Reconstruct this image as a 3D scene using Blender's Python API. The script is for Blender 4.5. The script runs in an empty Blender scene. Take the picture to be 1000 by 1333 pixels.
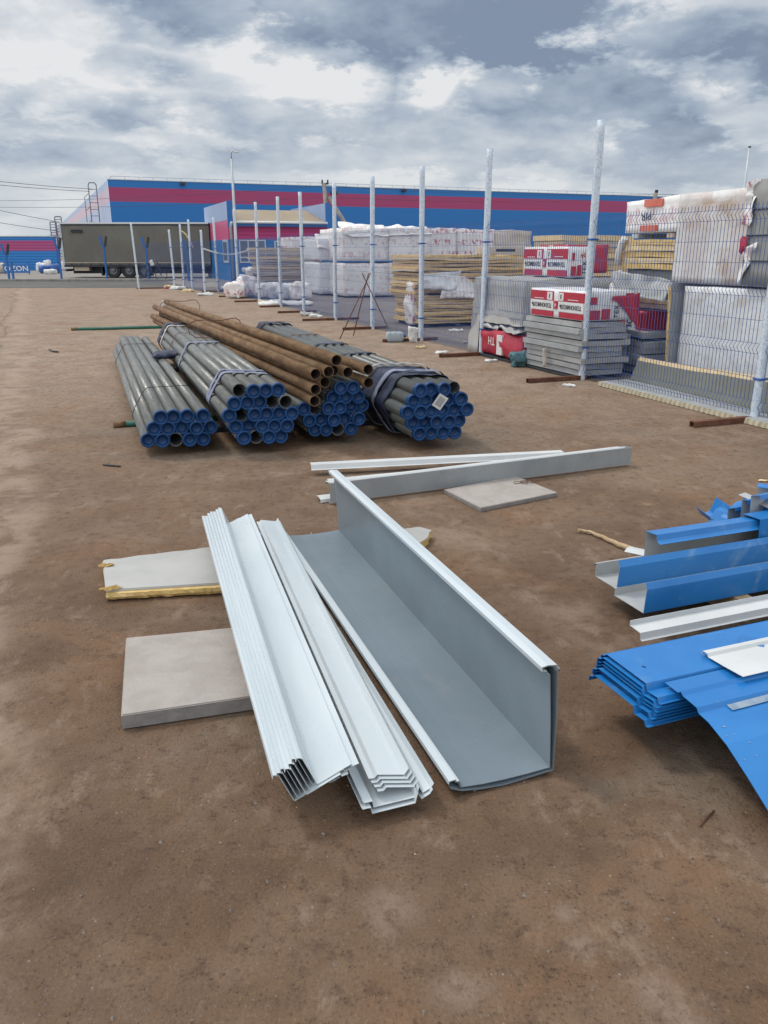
import bpy, bmesh, math, random
from mathutils import Vector, Matrix, noise
R = math.radians
S = bpy.context.scene
C = S.collection
random.seed(7)

# ------------------------------------------------------------------ camera
FPX, CX, CY, CAMH = 1040.0, 500.0, 666.5, 1.6
TILT = math.atan(338.5 / FPX)
ct, st = math.cos(TILT), math.sin(TILT)
cam = bpy.data.objects.new('camera', bpy.data.cameras.new('camera'))
C.objects.link(cam); S.camera = cam
cam.location = (0, 0, CAMH); cam.rotation_euler = (R(90) - TILT, 0, 0)
cam.data.sensor_fit = 'HORIZONTAL'; cam.data.sensor_width = 36
cam.data.lens = 36 * FPX / 1000
cam.data.clip_end = 4000; cam.data.clip_start = 0.05
S.view_settings.view_transform = 'Standard'; S.view_settings.look = 'None'
S.cycles.max_bounces = 5; S.cycles.diffuse_bounces = 3; S.cycles.glossy_bounces = 3; S.cycles.transparent_max_bounces = 6
S.view_settings.exposure = 0.0; S.view_settings.gamma = 1.0

# ------------------------------------------------------------------ node helper
class NT:
    def __init__(s, tree): s.t = tree
    def n(s, typ, ins=None, **kw):
        nd = s.t.nodes.new(typ)
        for k, v in kw.items(): setattr(nd, k, v)
        for k, v in (ins or {}).items():
            i = nd.inputs[k]
            if isinstance(v, bpy.types.NodeSocket): s.t.links.new(v, i)
            else: i.default_value = v
        return nd
    def m(s, op, a, b=0.0, c=None, clamp=False):
        ins = {0: a, 1: b}
        if c is not None: ins[2] = c
        nd = s.n('ShaderNodeMath', ins, operation=op, use_clamp=clamp)
        return nd.outputs[0]
    def mix(s, f, a, b, blend='MIX'):
        nd = s.n('ShaderNodeMix', data_type='RGBA', blend_type=blend)
        for sock, v in ((nd.inputs[0], f), (nd.inputs[6], a), (nd.inputs[7], b)):
            if isinstance(v, bpy.types.NodeSocket): s.t.links.new(v, sock)
            else: sock.default_value = v if not isinstance(v, tuple) else (tuple(v) + (1,))[:4]
        return nd.outputs[2]
    def ramp(s, x, lo, hi, a=0.0, b=1.0, smooth=True):
        nd = s.n('ShaderNodeMapRange', {0: x, 1: lo, 2: hi, 3: a, 4: b}, clamp=True,
                 interpolation_type='SMOOTHSTEP' if smooth else 'LINEAR')
        return nd.outputs[0]
    def noise(s, vec, scale, detail=5, rough=0.55, dist=0.0, dims='3D'):
        nd = s.n('ShaderNodeTexNoise', {'Vector': vec, 'Scale': scale, 'Detail': detail, 'Roughness': rough, 'Distortion': dist}, noise_dimensions=dims)
        return nd.outputs['Fac']
    def vm(s, op, a, b):
        nd = s.n('ShaderNodeVectorMath', {0: a, 1: b}, operation=op)
        return nd.outputs[0]

# ------------------------------------------------------------------ sky and sun
SUN_EL, SUN_AZ = R(57), R(-58)          # azimuth clockwise from +Y
w = bpy.data.worlds.new('World'); S.world = w; w.use_nodes = True
t = NT(w.node_tree); w.node_tree.nodes.clear()
geo = t.n('ShaderNodeTexCoord').outputs['Generated']
sep = t.n('ShaderNodeSeparateXYZ', {0: geo}); dx, dy, dz = sep.outputs
az = t.m('ARCTAN2', dx, dy); el = t.m('ARCSINE', dz)
dzc = t.m('MAXIMUM', dz, 0.0)
den = t.m('ADD', dzc, 0.30)
px = t.m('DIVIDE', dx, den); py = t.m('DIVIDE', dy, den)
P = t.n('ShaderNodeCombineXYZ', {0: px, 1: py, 2: 0.37}).outputs[0]
P2 = t.vm('ADD', P, (0.05, -0.10, 0.0))
big = t.noise(P, 1.7, 6, 0.52, 0.1)
bigo = t.noise(P2, 1.7, 4, 0.52, 0.1)
med = t.noise(t.vm('ADD', P, (7.3, 2.1, 0)), 2.6, 5, 0.56, 0.1)
wob = t.noise(t.vm('ADD', P, (1.3, 5.1, 0)), 5.0, 7, 0.66)
wobc = t.m('SUBTRACT', wob, 0.5)
def blob(px_, py_, rx, ry, amt):
    u = (px_ - CX) / FPX; v = (py_ - CY) / FPX
    d = Vector((u, ct - v * st, -st - v * ct)).normalized()
    a0, e0 = math.atan2(d.x, d.y), math.asin(d.z)
    qa = t.m('MULTIPLY', t.m('SUBTRACT', az, a0), FPX / rx)
    qe = t.m('MULTIPLY', t.m('SUBTRACT', el, e0), FPX / ry)
    q = t.m('SQRT', t.m('ADD', t.m('MULTIPLY', qa, qa), t.m('MULTIPLY', qe, qe)))
    q = t.m('ADD', q, t.m('MULTIPLY', wobc, 2.6))
    return t.m('MULTIPLY', t.ramp(q, 1.12, 0.62), amt)
dark = None
for b in ((575, 18, 240, 74, 1.05), (240, 6, 110, 42, 0.66), (640, 118, 62, 34, 0.62), (800, 122, 130, 34, 0.60), (990, 85, 66, 38, 0.68), (890, 48, 110, 26, 0.48),
          (110, 142, 120, 28, 0.46), (180, 90, 60, 22, 0.40), (870, 182, 74, 26, 0.62), (600, 170, 260, 30, 0.44), (360, 156, 130, 26, 0.42), (720, 214, 200, 24, 0.46), (440, 205, 180, 20, 0.36),
          (90, 200, 150, 18, 0.40), (950, 220, 120, 26, 0.46)):
    q = blob(*b); dark = q if dark is None else t.m('MAXIMUM', dark, q)
bright = None
for b in ((560, 105, 40, 30, 1.0), (430, 98, 82, 30, 0.9), (930, 110, 55, 24, 0.7), (345, 82, 55, 20, 0.5), (690, 232, 66, 18, 0.9), (230, 150, 60, 12, 0.5), (520, 232, 60, 12, 0.5), (50, 60, 140, 70, 0.8), (850, 12, 90, 18, 0.4)):
    q = blob(*b); bright = q if bright is None else t.m('MAXIMUM', bright, q)
lit = t.m('MULTIPLY', t.m('SUBTRACT', big, bigo), 3.2)
thick = t.m('ADD', t.m('MULTIPLY', t.ramp(big, 0.38, 0.68), 0.30), t.m('MULTIPLY', dark, 0.80))
thick = t.m('SUBTRACT', thick, t.m('MULTIPLY', lit, 0.75))
bil = t.m('MULTIPLY', t.m('ABSOLUTE', t.m('SUBTRACT', med, 0.5)), 2.0)
bil2 = t.m('MULTIPLY', t.m('ABSOLUTE', t.m('SUBTRACT', wob, 0.5)), 2.0)
puff = t.m('ADD', t.m('MULTIPLY', bil, 1.0), t.m('MULTIPLY', bil2, 0.5))
thick = t.m('ADD', thick, t.m('SUBTRACT', 0.22, t.m('MULTIPLY', puff, 0.85)))
thick = t.m('SUBTRACT', thick, t.m('MULTIPLY', bright, 0.45), clamp=True)
cr = t.n('ShaderNodeValToRGB', {0: thick})
e = cr.color_ramp.elements
e[0].position = 0.0; e[0].color = (0.89, 0.90, 0.915, 1)
e[1].position = 1.0; e[1].color = (0.25, 0.315, 0.43, 1)
for p, c in ((0.22, (0.69, 0.735, 0.79)), (0.48, (0.53, 0.60, 0.685)), (0.76, (0.37, 0.445, 0.565))):
    q = e.new(p); q.color = c + (1,)
cloud = cr.outputs[0]
hz = t.ramp(el, 0.16, 0.0)
cloud = t.mix(t.m('MULTIPLY', hz, 0.62), cloud, (0.68, 0.735, 0.78))
up = t.m('ADD', t.ramp(el, 0.34, 1.0, 1.0, 1.55), t.m('ADD', t.ramp(dy, 0.30, -0.4, 0.0, 0.55), t.ramp(dx, -0.45, -0.95, 0.0, 0.9)))  # brighter overhead, plus fill added behind the camera and to the left
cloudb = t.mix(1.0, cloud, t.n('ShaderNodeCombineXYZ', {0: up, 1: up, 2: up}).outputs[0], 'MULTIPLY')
sky = t.n('ShaderNodeTexSky', sky_type='NISHITA', sun_disc=False, sun_elevation=SUN_EL, sun_rotation=SUN_AZ, altitude=150)
bg1 = t.n('ShaderNodeBackground', {'Color': sky.outputs[0], 'Strength': 0.05})
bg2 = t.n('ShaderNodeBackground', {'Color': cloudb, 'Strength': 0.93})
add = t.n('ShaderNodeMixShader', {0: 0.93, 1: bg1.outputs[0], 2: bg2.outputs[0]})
t.n('ShaderNodeOutputWorld', {0: add.outputs[0]})
sl = bpy.data.lights.new('sun', 'SUN'); sl.energy = 1.45; sl.angle = R(11); sl.color = (1.0, 0.95, 0.88)
so = bpy.data.objects.new('sun', sl); C.objects.link(so)
sd = Vector((math.sin(SUN_AZ) * math.cos(SUN_EL), math.cos(SUN_AZ) * math.cos(SUN_EL), math.sin(SUN_EL)))
so.rotation_euler = sd.to_track_quat('Z', 'Y').to_euler(); so.location = (20, 20, 60)

# ------------------------------------------------------------------ surveying: photo pixel -> place in the yard
def ray(x, y):
    u = (x - CX) / FPX; v = (y - CY) / FPX
    return Vector((u, ct - v * st, -st - v * ct))
def G(x, y, z=0.0):
    d = ray(x, y); k = (z - CAMH) / d.z
    return Vector((d.x * k, d.y * k, z))
def HT(Y, y):
    d = ray(CX, y); return CAMH + d.z * Y / d.y
def onplane(x, y, n, c):
    d = ray(x, y); o = Vector((0, 0, CAMH)); k = (c - n.dot(o)) / n.dot(d)
    return o + d * k
A1 = math.atan2(.36, .933)
E1 = Vector((math.cos(A1), math.sin(A1), 0)); E2 = Vector((-E1.y, E1.x, 0))
def along(p, e, pxx):
    k = (pxx - CX) / FPX
    return (k * (p.y * ct - (p.z - CAMH) * st) - p.x) / (e.x - k * e.y * ct)

# ------------------------------------------------------------------ materials
MATS = {}
def mat(name, c1, c2=None, scale=4.0, rough=0.5, metal=0.0, spec=0.5, bump=0.0, bscale=60.0, stretch=None, lo=0.35, hi=0.65,
        c3=None, c3scale=12.0, c3lo=0.6, c3hi=0.72, alpha=None, trans=0.0, detail=6, rvar=0.0):
    m = bpy.data.materials.new(name); m.use_nodes = True; nt = m.node_tree; nt.nodes.clear(); t = NT(nt)
    tc = t.n('ShaderNodeTexCoord').outputs['Object']
    oi = t.n('ShaderNodeObjectInfo').outputs['Random']
    off = t.n('ShaderNodeCombineXYZ', {0: t.m('MULTIPLY', oi, 37.0), 1: t.m('MULTIPLY', oi, 11.0), 2: t.m('MULTIPLY', oi, 23.0)}).outputs[0]
    v = tc
    if stretch: v = t.vm('MULTIPLY', v, stretch)
    v = t.vm('ADD', v, off)
    col = c1 + (1,)
    bs = t.n('ShaderNodeBsdfPrincipled')
    if c2:
        col = t.mix(t.ramp(t.noise(v, scale, detail, 0.6, 0.3), lo, hi), c1, c2)
    if c3:
        col = t.mix(t.ramp(t.noise(t.vm('ADD', v, (5, 3, 9)), c3scale, 7, 0.65, 0.4), c3lo, c3hi), col, c3)
    if isinstance(col, bpy.types.NodeSocket): nt.links.new(col, bs.inputs['Base Color'])
    else: bs.inputs['Base Color'].default_value = col
    if rvar:
        nt.links.new(t.ramp(t.noise(v, scale * 2.1, 5), 0.3, 0.7, max(0, rough - rvar), min(1, rough + rvar)), bs.inputs['Roughness'])
    else: bs.inputs['Roughness'].default_value = rough
    bs.inputs['Metallic'].default_value = metal
    bs.inputs['Specular IOR Level'].default_value = spec
    if trans: bs.inputs['Transmission Weight'].default_value = trans
    if alpha is not None: bs.inputs['Alpha'].default_value = alpha
    if bump:
        b = t.n('ShaderNodeBump', {'Height': t.noise(v, bscale, 6, 0.6), 'Strength': min(1.0, bump), 'Distance': 0.01})
        nt.links.new(b.outputs[0], bs.inputs['Normal'])
    t.n('ShaderNodeOutputMaterial', {0: bs.outputs[0]})
    MATS[name] = m
    return m
zinc_pipe = mat('zinc_pipe', (.105, .107, .097), (.165, .166, .150), 3, .34, .0, .5, .12, 40, (14, 1, 14), c3=(.06, .055, .047), c3scale=5, c3lo=.60, c3hi=.75, rvar=.1)
dark_pipe = mat('dark_pipe', (.050, .054, .050), (.085, .088, .080), 3, .34, .0, .5, .12, 40, (14, 1, 14), c3=(.13, .13, .12), c3scale=5, c3lo=.60, c3hi=.75)
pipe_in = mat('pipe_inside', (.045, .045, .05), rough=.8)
cap_blue = mat('cap_blue', (.003, .036, .120), (.005, .052, .170), 8, .42, spec=.4, c3=(.10, .085, .075), c3scale=16, c3lo=.62, c3hi=.8)
rust = mat('rust', (.138, .078, .040), (.222, .138, .077), 5, .82, spec=.25, bump=.4, bscale=60, stretch=(3, .8, 3), c3=(.27, .155, .075), c3scale=4, c3lo=.56, c3hi=.72)
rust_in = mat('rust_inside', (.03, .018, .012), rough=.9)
rusty_bar = mat('rusty_bar', (.10, .045, .03), (.17, .08, .05), 9, .85, spec=.2, bump=.3)
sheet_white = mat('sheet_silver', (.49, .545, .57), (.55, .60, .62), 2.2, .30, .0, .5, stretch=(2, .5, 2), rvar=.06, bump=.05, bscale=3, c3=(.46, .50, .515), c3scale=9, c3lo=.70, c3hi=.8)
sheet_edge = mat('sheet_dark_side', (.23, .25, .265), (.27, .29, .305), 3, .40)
sheet_grey = mat('sheet_grey', (.165, .205, .235), (.19, .235, .265), 1.8, .34, .0, .4, rvar=.08, bump=.07, bscale=2.5, c3=(.235, .245, .25), c3scale=3.5, c3lo=.54, c3hi=.8)
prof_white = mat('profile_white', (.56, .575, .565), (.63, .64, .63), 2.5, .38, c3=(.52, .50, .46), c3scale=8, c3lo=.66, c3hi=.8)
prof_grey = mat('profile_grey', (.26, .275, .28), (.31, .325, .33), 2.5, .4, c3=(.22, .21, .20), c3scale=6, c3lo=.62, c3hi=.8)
blue_sheet = mat('blue_sheet', (.014, .162, .455), (.022, .195, .51), 2, .33, .0, .5, rvar=.06, c3=(.16, .31, .50), c3scale=5, c3lo=.56, c3hi=.80, bump=.12, bscale=4)
blue_in = mat('primer_grey', (.36, .37, .37), (.43, .44, .435), 3, .45, c3=(.27, .26, .245), c3scale=6, c3lo=.6, c3hi=.8)
scratch = mat('scuffed_film', (.16, .24, .34), (.30, .36, .42), 12, .5, bump=.3)
board_mat = mat('fibre_board', (.335, .30, .268), (.395, .357, .322), 6, .85, spec=.2, bump=.35, bscale=90, c3=(.235, .185, .145), c3scale=2.6, c3lo=.56, c3hi=.78)
board_edge = mat('fibre_board_edge', (.22, .205, .195), (.27, .25, .235), 20, .9, spec=.2, bump=.3)
panel_skin = mat('panel_skin', (.37, .365, .34), (.43, .42, .395), 3, .5, c3=(.33, .29, .19), c3scale=2.4, c3lo=.54, c3hi=.74)
foam = mat('yellow_foam', (.56, .385, .14), (.70, .51, .23), 14, .9, spec=.15, bump=.6, bscale=70, c3=(.36, .2, .05), c3scale=12)
foam_pale = mat('pale_foam', (.60, .46, .25), (.70, .55, .34), 9, .9, spec=.15, bump=.4, bscale=50)
ply = mat('plywood', (.42, .30, .165), (.53, .40, .24), 4, .8, spec=.2, bump=.3, c3=(.26, .17, .09), c3scale=3)
ply_grey = mat('weathered_panel', (.40, .325, .245), (.50, .415, .32), 4, .85, spec=.2, bump=.2, c3=(.24, .2, .165), c3scale=3)
wood = mat('raw_wood', (.40, .28, .16), (.50, .37, .23), 8, .85, spec=.2, bump=.4, stretch=(6, 1, 6))
wrap_post = mat('post_film', (.50, .58, .66), (.66, .72, .77), 7, .33, spec=.5, bump=.5, bscale=25, stretch=(5, 5, 3), c3=(.25, .33, .45), c3scale=16, c3lo=.54, c3hi=.64)
strap_blue = mat('blue_strap', (.03, .09, .30), (.04, .12, .36), 8, .5)
wire_blue = mat('wire_blue', (.032, .085, .26), (.045, .105, .30), 3, .4)
wire_dark = mat('dark_wire', (.05, .045, .045), rough=.7)
post_blue = mat('post_blue', (.02, .12, .36), rough=.45)
def film(name, c1, c2, pink, amt, dirt, line=.22, period=.125, bump=.6, vstripe=False):
    """clear or white packing film over stacked boards: faint board lines, rows of faded print, dirt patches"""
    m = bpy.data.materials.new(name); m.use_nodes = True; nt = m.node_tree; nt.nodes.clear(); t = NT(nt)
    tc = t.n('ShaderNodeTexCoord').outputs['Object']; oi = t.n('ShaderNodeObjectInfo').outputs['Random']
    off = t.n('ShaderNodeCombineXYZ', {0: t.m('MULTIPLY', oi, 31.0), 1: t.m('MULTIPLY', oi, 17.0), 2: t.m('MULTIPLY', oi, 5.0)}).outputs[0]
    v = t.vm('ADD', tc, off); z = t.n('ShaderNodeSeparateXYZ', {0: tc}).outputs[2]
    wr = t.noise(v, 5, 5, .6, .6)
    col = t.mix(t.ramp(t.noise(v, 1.6, 5), .35, .65), c1, c2)
    zz = t.m('ADD', z, t.m('MULTIPLY', wr, .05)); fr = t.m('FRACT', t.m('MULTIPLY', zz, 1 / period))
    ln = t.m('MULTIPLY', t.ramp(fr, .16, .0), t.ramp(t.noise(v, 2.1, 3), .4, .6, .25, 1.0))
    col = t.mix(t.m('MULTIPLY', ln, line), col, (.20, .19, .19))
    pv = t.noise(t.vm('MULTIPLY', v, (9, 9, 5)), 1.0, 3, .6)
    rowm = t.ramp(t.m('ABSOLUTE', t.m('SUBTRACT', t.m('FRACT', t.m('MULTIPLY', z, 2.3)), .5)), .30, .18)
    col = t.mix(t.m('MULTIPLY', t.m('MULTIPLY', t.ramp(pv, .50, .58), rowm), amt), col, pink)
    col = t.mix(t.ramp(t.noise(t.vm('ADD', v, (3, 8, 2)), 1.5, 7, .66, .5), .56, .70, 0, .8), col, dirt)
    if vstripe:
        y = t.n('ShaderNodeSeparateXYZ', {0: tc}).outputs[1]
        sv = t.noise(t.n('ShaderNodeCombineXYZ', {0: t.m('MULTIPLY', y, 2.6), 1: 3.0, 2: t.m('MULTIPLY', z, .12)}).outputs[0], 1.0, 2)
        col = t.mix(t.ramp(sv, .47, .53, 0, .55), col, (.56, .49, .46))
        zb_ = t.m('ABSOLUTE', t.m('SUBTRACT', t.m('ADD', z, t.m('MULTIPLY', wr, .25)), .95))
        col = t.mix(t.m('MULTIPLY', t.ramp(zb_, .22, .08), t.ramp(t.noise(v, 3.5, 6, .7), .40, .62, 0, .75)), col, (.42, .29, .19))
    bp = t.n('ShaderNodeBump', {'Height': t.m('ADD', wr, t.m('MULTIPLY', fr, .2)), 'Strength': bump, 'Distance': .03})
    bs = t.n('ShaderNodeBsdfPrincipled', {'Base Color': col, 'Roughness': t.ramp(wr, .3, .7, .28, .5), 'Specular IOR Level': .45, 'Normal': bp.outputs[0]})
    t.n('ShaderNodeOutputMaterial', {0: bs.outputs[0]}); return m
film_white = film('film_white', (.77, .74, .705), (.86, .84, .815), (.58, .33, .33), .55, (.50, .43, .38))
film_dirty = film('film_dirty', (.66, .645, .62), (.74, .73, .71), (.60, .50, .46), .2, (.45, .33, .235), line=.0, vstripe=True)
film_bluish = film('film_bluish', (.68, .695, .705), (.77, .78, .79), (.55, .50, .48), .3, (.50, .45, .40), line=.1)
film_pink = film('film_printed', (.75, .71, .68), (.84, .81, .785), (.46, .08, .11), .8, (.46, .39, .35))
film_grey = mat('film_grey', (.30, .30, .295), (.40, .40, .39), 2, .42, bump=.6, bscale=10, c3=(.22, .22, .22), c3scale=4)
film_tan = mat('film_tan', (.46, .39, .32), (.55, .49, .42), 2, .5, bump=.5, bscale=8)
tarp_grey = mat('tarp_grey', (.36, .355, .34), (.44, .43, .41), 3, .55, bump=.5, bscale=12)
slab_grey = mat('slab_grey', (.30, .31, .315), (.37, .38, .38), 5, .65, spec=.3, bump=.25, bscale=30, c3=(.24, .235, .225), c3scale=4)
block_dark = mat('block_grey', (.25, .255, .24), (.30, .30, .285), 4, .8, bump=.4, bscale=30)
red_print = mat('red_print', (.36, .012, .035), (.42, .018, .045), 4, .4, bump=.25, bscale=14)
white_print = mat('white_print', (.62, .61, .60), (.68, .67, .665), 4, .4, bump=.25, bscale=14)
orange_print = mat('orange_print', (.56, .12, .075), (.60, .17, .11), 4, .45)
black_print = mat('black_print', (.02, .022, .028), rough=.5)
teal_cloth = mat('teal_cloth', (.07, .16, .19), (.12, .23, .26), 12, .8, bump=.6, bscale=30)
green_pipe = mat('green_paint', (.015, .10, .065), (.02, .13, .085), 6, .5, c3=(.12, .06, .03), c3scale=3, c3lo=.64, c3hi=.7)
sling = mat('sling_band', (.17, .19, .27), (.25, .27, .36), 18, .75, bump=.5, bscale=60)
sling_dark = mat('sling_dark', (.008, .012, .030), (.030, .042, .09), 7, .6, bump=.6, bscale=30)
sling_pink = mat('sling_seam', (.32, .26, .30), rough=.8)
clear_plastic = mat('clear_plastic', (.45, .53, .56), rough=.15, alpha=.75)
curtain = mat('truck_curtain', (.118, .110, .090), (.146, .137, .112), .6, .55, bump=.2, bscale=3, c3=(.11, .10, .08), c3scale=.9)
truck_dark = mat('truck_underside', (.02, .023, .03), (.035, .038, .045), 2, .7)
rail_white = mat('truck_rail', (.62, .63, .62), rough=.5)
tyre = mat('tyre_rubber', (.022, .022, .024), rough=.85)
rim_steel = mat('rim_steel', (.16, .17, .18), rough=.5, metal=.4)
galv = mat('galvanised', (.42, .45, .47), (.50, .53, .55), 5, .45, metal=.2)
concrete_pole = mat('concrete_pole', (.22, .20, .18), (.30, .27, .24), 4, .9, bump=.3)
cream_roof = mat('cream_roof', (.56, .46, .33), (.60, .50, .37), .5, .6)
pvc = mat('window_pvc', (.68, .70, .70), rough=.4)
glass = mat('window_glass', (.10, .13, .145), (.16, .19, .20), .8, .12, spec=.6)
litter_white = mat('litter_white', (.62, .61, .58), (.70, .69, .66), 12, .6, bump=.4)
stone = mat('stone', (.16, .13, .11), (.26, .22, .19), 30, .9)
kerb_mat = mat('kerb_stone', (.20, .185, .165), (.26, .245, .22), 3, .9, bump=.3)

def banded(name, blue, pink, z1, z2, z3=None, rib=0.0, ribdir='z', rough=.45, ribscale=6.0, glare_stripe=None):
    """painted cladding: blue below z1, magenta z1..z2, blue above, with pressed panel joints"""
    m = bpy.data.materials.new(name); m.use_nodes = True; nt = m.node_tree; nt.nodes.clear(); t = NT(nt)
    tc = t.n('ShaderNodeTexCoord').outputs['Object']; sp = t.n('ShaderNodeSeparateXYZ', {0: tc})
    z = sp.outputs[2]
    f = t.m('MULTIPLY', t.m('GREATER_THAN', z, z1), t.m('LESS_THAN', z, z2))
    col = t.mix(f, blue, pink)
    v = t.noise(t.vm('MULTIPLY', tc, (.08, .08, .5)), 1.0, 5)
    col = t.mix(t.ramp(v, .3, .7, 0, .14), col, (blue[0] + .03, blue[1] * .8, blue[2] * .75))
    if glare_stripe:  # pale stripes paint glare on ribs seen at a grazing angle
        wv = t.m('FRACT', t.m('MULTIPLY', sp.outputs[0], glare_stripe[0]))
        col = t.mix(t.m('MULTIPLY', t.m('LESS_THAN', wv, .4), .55), col, glare_stripe[1])
    bs = t.n('ShaderNodeBsdfPrincipled', {'Base Color': col, 'Roughness': rough})
    if rib:
        s_ = t.m('SINE', t.m('MULTIPLY', z if ribdir == 'z' else sp.outputs[0], ribscale))
        b = t.n('ShaderNodeBump', {'Height': s_, 'Strength': rib, 'Distance': .03})
        nt.links.new(b.outputs[0], bs.inputs['Normal'])
    t.n('ShaderNodeOutputMaterial', {0: bs.outputs[0]})
    return m
WBLUE, WPINK = (.007, .150, .43), (.36, .033, .115)

# ------------------------------------------------------------------ mesh helpers
def link(name, bm, mats, parent=None, smooth=False, loc=None, rz=0.0):
    me = bpy.data.meshes.new(name)
    bmesh.ops.recalc_face_normals(bm, faces=bm.faces)
    bm.to_mesh(me); bm.free()
    if not isinstance(mats, (list, tuple)): mats = [mats]
    for m in mats: me.materials.append(m)
    if smooth:
        for p in me.polygons: p.use_smooth = True
    o = bpy.data.objects.new(name, me); C.objects.link(o)
    if parent: o.parent = parent
    if loc is not None: o.location = loc
    o.rotation_euler = (0, 0, rz)
    return o
def tag(o, label, cat, group=None, kind=None):
    if label: o['label'] = label
    if cat: o['category'] = cat
    if group: o['group'] = group
    if kind: o['kind'] = kind
    return o
def empty(name, loc, rz=0.0, label=None, cat=None, group=None):
    o = bpy.data.objects.new(name, None); C.objects.link(o); o.empty_display_size = .1
    o.location = loc; o.rotation_euler = (0, 0, rz)
    return tag(o, label, cat, group)
def struct(o): o['kind'] = 'structure'; return o
def bm_box(bm, x0, x1, y0, y1, z0, z1, mi=0, mtx=None):
    vs = [bm.verts.new(Vector(p) if mtx is None else mtx @ Vector(p)) for p in
          ((x0, y0, z0), (x1, y0, z0), (x1, y1, z0), (x0, y1, z0), (x0, y0, z1), (x1, y0, z1), (x1, y1, z1), (x0, y1, z1))]
    for f in ((0, 3, 2, 1), (4, 5, 6, 7), (0, 1, 5, 4), (1, 2, 6, 5), (2, 3, 7, 6), (3, 0, 4, 7)):
        fc = bm.faces.new([vs[i] for i in f]); fc.material_index = mi
def boxm(x0, x1, y0, y1, z0, z1, bev=0.0):
    bm = bmesh.new(); bm_box(bm, x0, x1, y0, y1, z0, z1)
    if bev: bmesh.ops.bevel(bm, geom=bm.edges[:], offset=bev, segments=2, affect='EDGES', profile=.6)
    return bm
def bm_tube(bm, pts, r, n=6, mi=0, closed=False, rs=None):
    pts = [Vector(p) for p in pts]; rings = []
    N = len(pts)
    for i, p in enumerate(pts):
        if closed: d = pts[(i + 1) % N] - pts[i - 1]
        else: d = pts[min(i + 1, N - 1)] - pts[max(i - 1, 0)]
        d.normalize()
        a = d.cross(Vector((0, 0, 1)))
        if a.length < 1e-3: a = d.cross(Vector((1, 0, 0)))
        a.normalize(); b = d.cross(a)
        rr = rs[i] if rs else r
        rings.append([bm.verts.new(p + (a * math.cos(2 * math.pi * k / n) + b * math.sin(2 * math.pi * k / n)) * rr) for k in range(n)])
    for i in range(N if closed else N - 1):
        A, B = rings[i], rings[(i + 1) % N]
        for k in range(n):
            f = bm.faces.new((A[k], A[(k + 1) % n], B[(k + 1) % n], B[k])); f.material_index = mi; f.smooth = n > 4
    if not closed:
        for A in (rings[0], rings[-1]):
            f = bm.faces.new(A); f.material_index = mi
def tubem(pts, r, n=6, **k):
    bm = bmesh.new(); bm_tube(bm, pts, r, n, **k); return bm
def lump(wd, dp, ht, n=(6, 6, 4), amp=.02, sc=3.0, rnd=.12, seed=0, origin='corner'):
    """soft wrapped volume: a box with rounded, wrinkled faces; local corner at 0"""
    bm = bmesh.new(); seedv = Vector((seed * 3.7, seed * 1.3, seed * 2.9))
    idx = {}
    def V(i, j, k):
        key = (i, j, k)
        if key not in idx:
            a, b, c = 2 * i / n[0] - 1, 2 * j / n[1] - 1, 2 * k / n[2] - 1
            def q(p, s, u): return p * math.sqrt(max(0, 1 - rnd * (s * s / 2 + u * u / 2 - s * s * u * u / 3)))
            p = Vector((q(a, b, c) * wd / 2, q(b, a, c) * dp / 2, q(c, a, b) * ht / 2))
            nn = noise.noise_vector(p * sc + seedv) * amp + noise.noise_vector(p * sc * 2.7 + seedv) * amp * .5
            if k == 0: nn.z = 0
            p += nn
            off = Vector((wd / 2, dp / 2, ht / 2)) if origin == 'corner' else Vector((0, 0, ht / 2))
            idx[key] = bm.verts.new(p + off)
        return idx[key]
    X, Y, Z = n
    for i in range(X):
        for j in range(Y):
            bm.faces.new((V(i, j, 0), V(i, j + 1, 0), V(i + 1, j + 1, 0), V(i + 1, j, 0)))
            bm.faces.new((V(i, j, Z), V(i + 1, j, Z), V(i + 1, j + 1, Z), V(i, j + 1, Z)))
    for i in range(X):
        for k in range(Z):
            bm.faces.new((V(i, 0, k), V(i + 1, 0, k), V(i + 1, 0, k + 1), V(i, 0, k + 1)))
            bm.faces.new((V(i, Y, k), V(i, Y, k + 1), V(i + 1, Y, k + 1), V(i + 1, Y, k)))
    for j in range(Y):
        for k in range(Z):
            bm.faces.new((V(0, j, k), V(0, j, k + 1), V(0, j + 1, k + 1), V(0, j + 1, k)))
            bm.faces.new((V(X, j, k), V(X, j + 1, k), V(X, j + 1, k + 1), V(X, j, k + 1)))
    return bm
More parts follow.
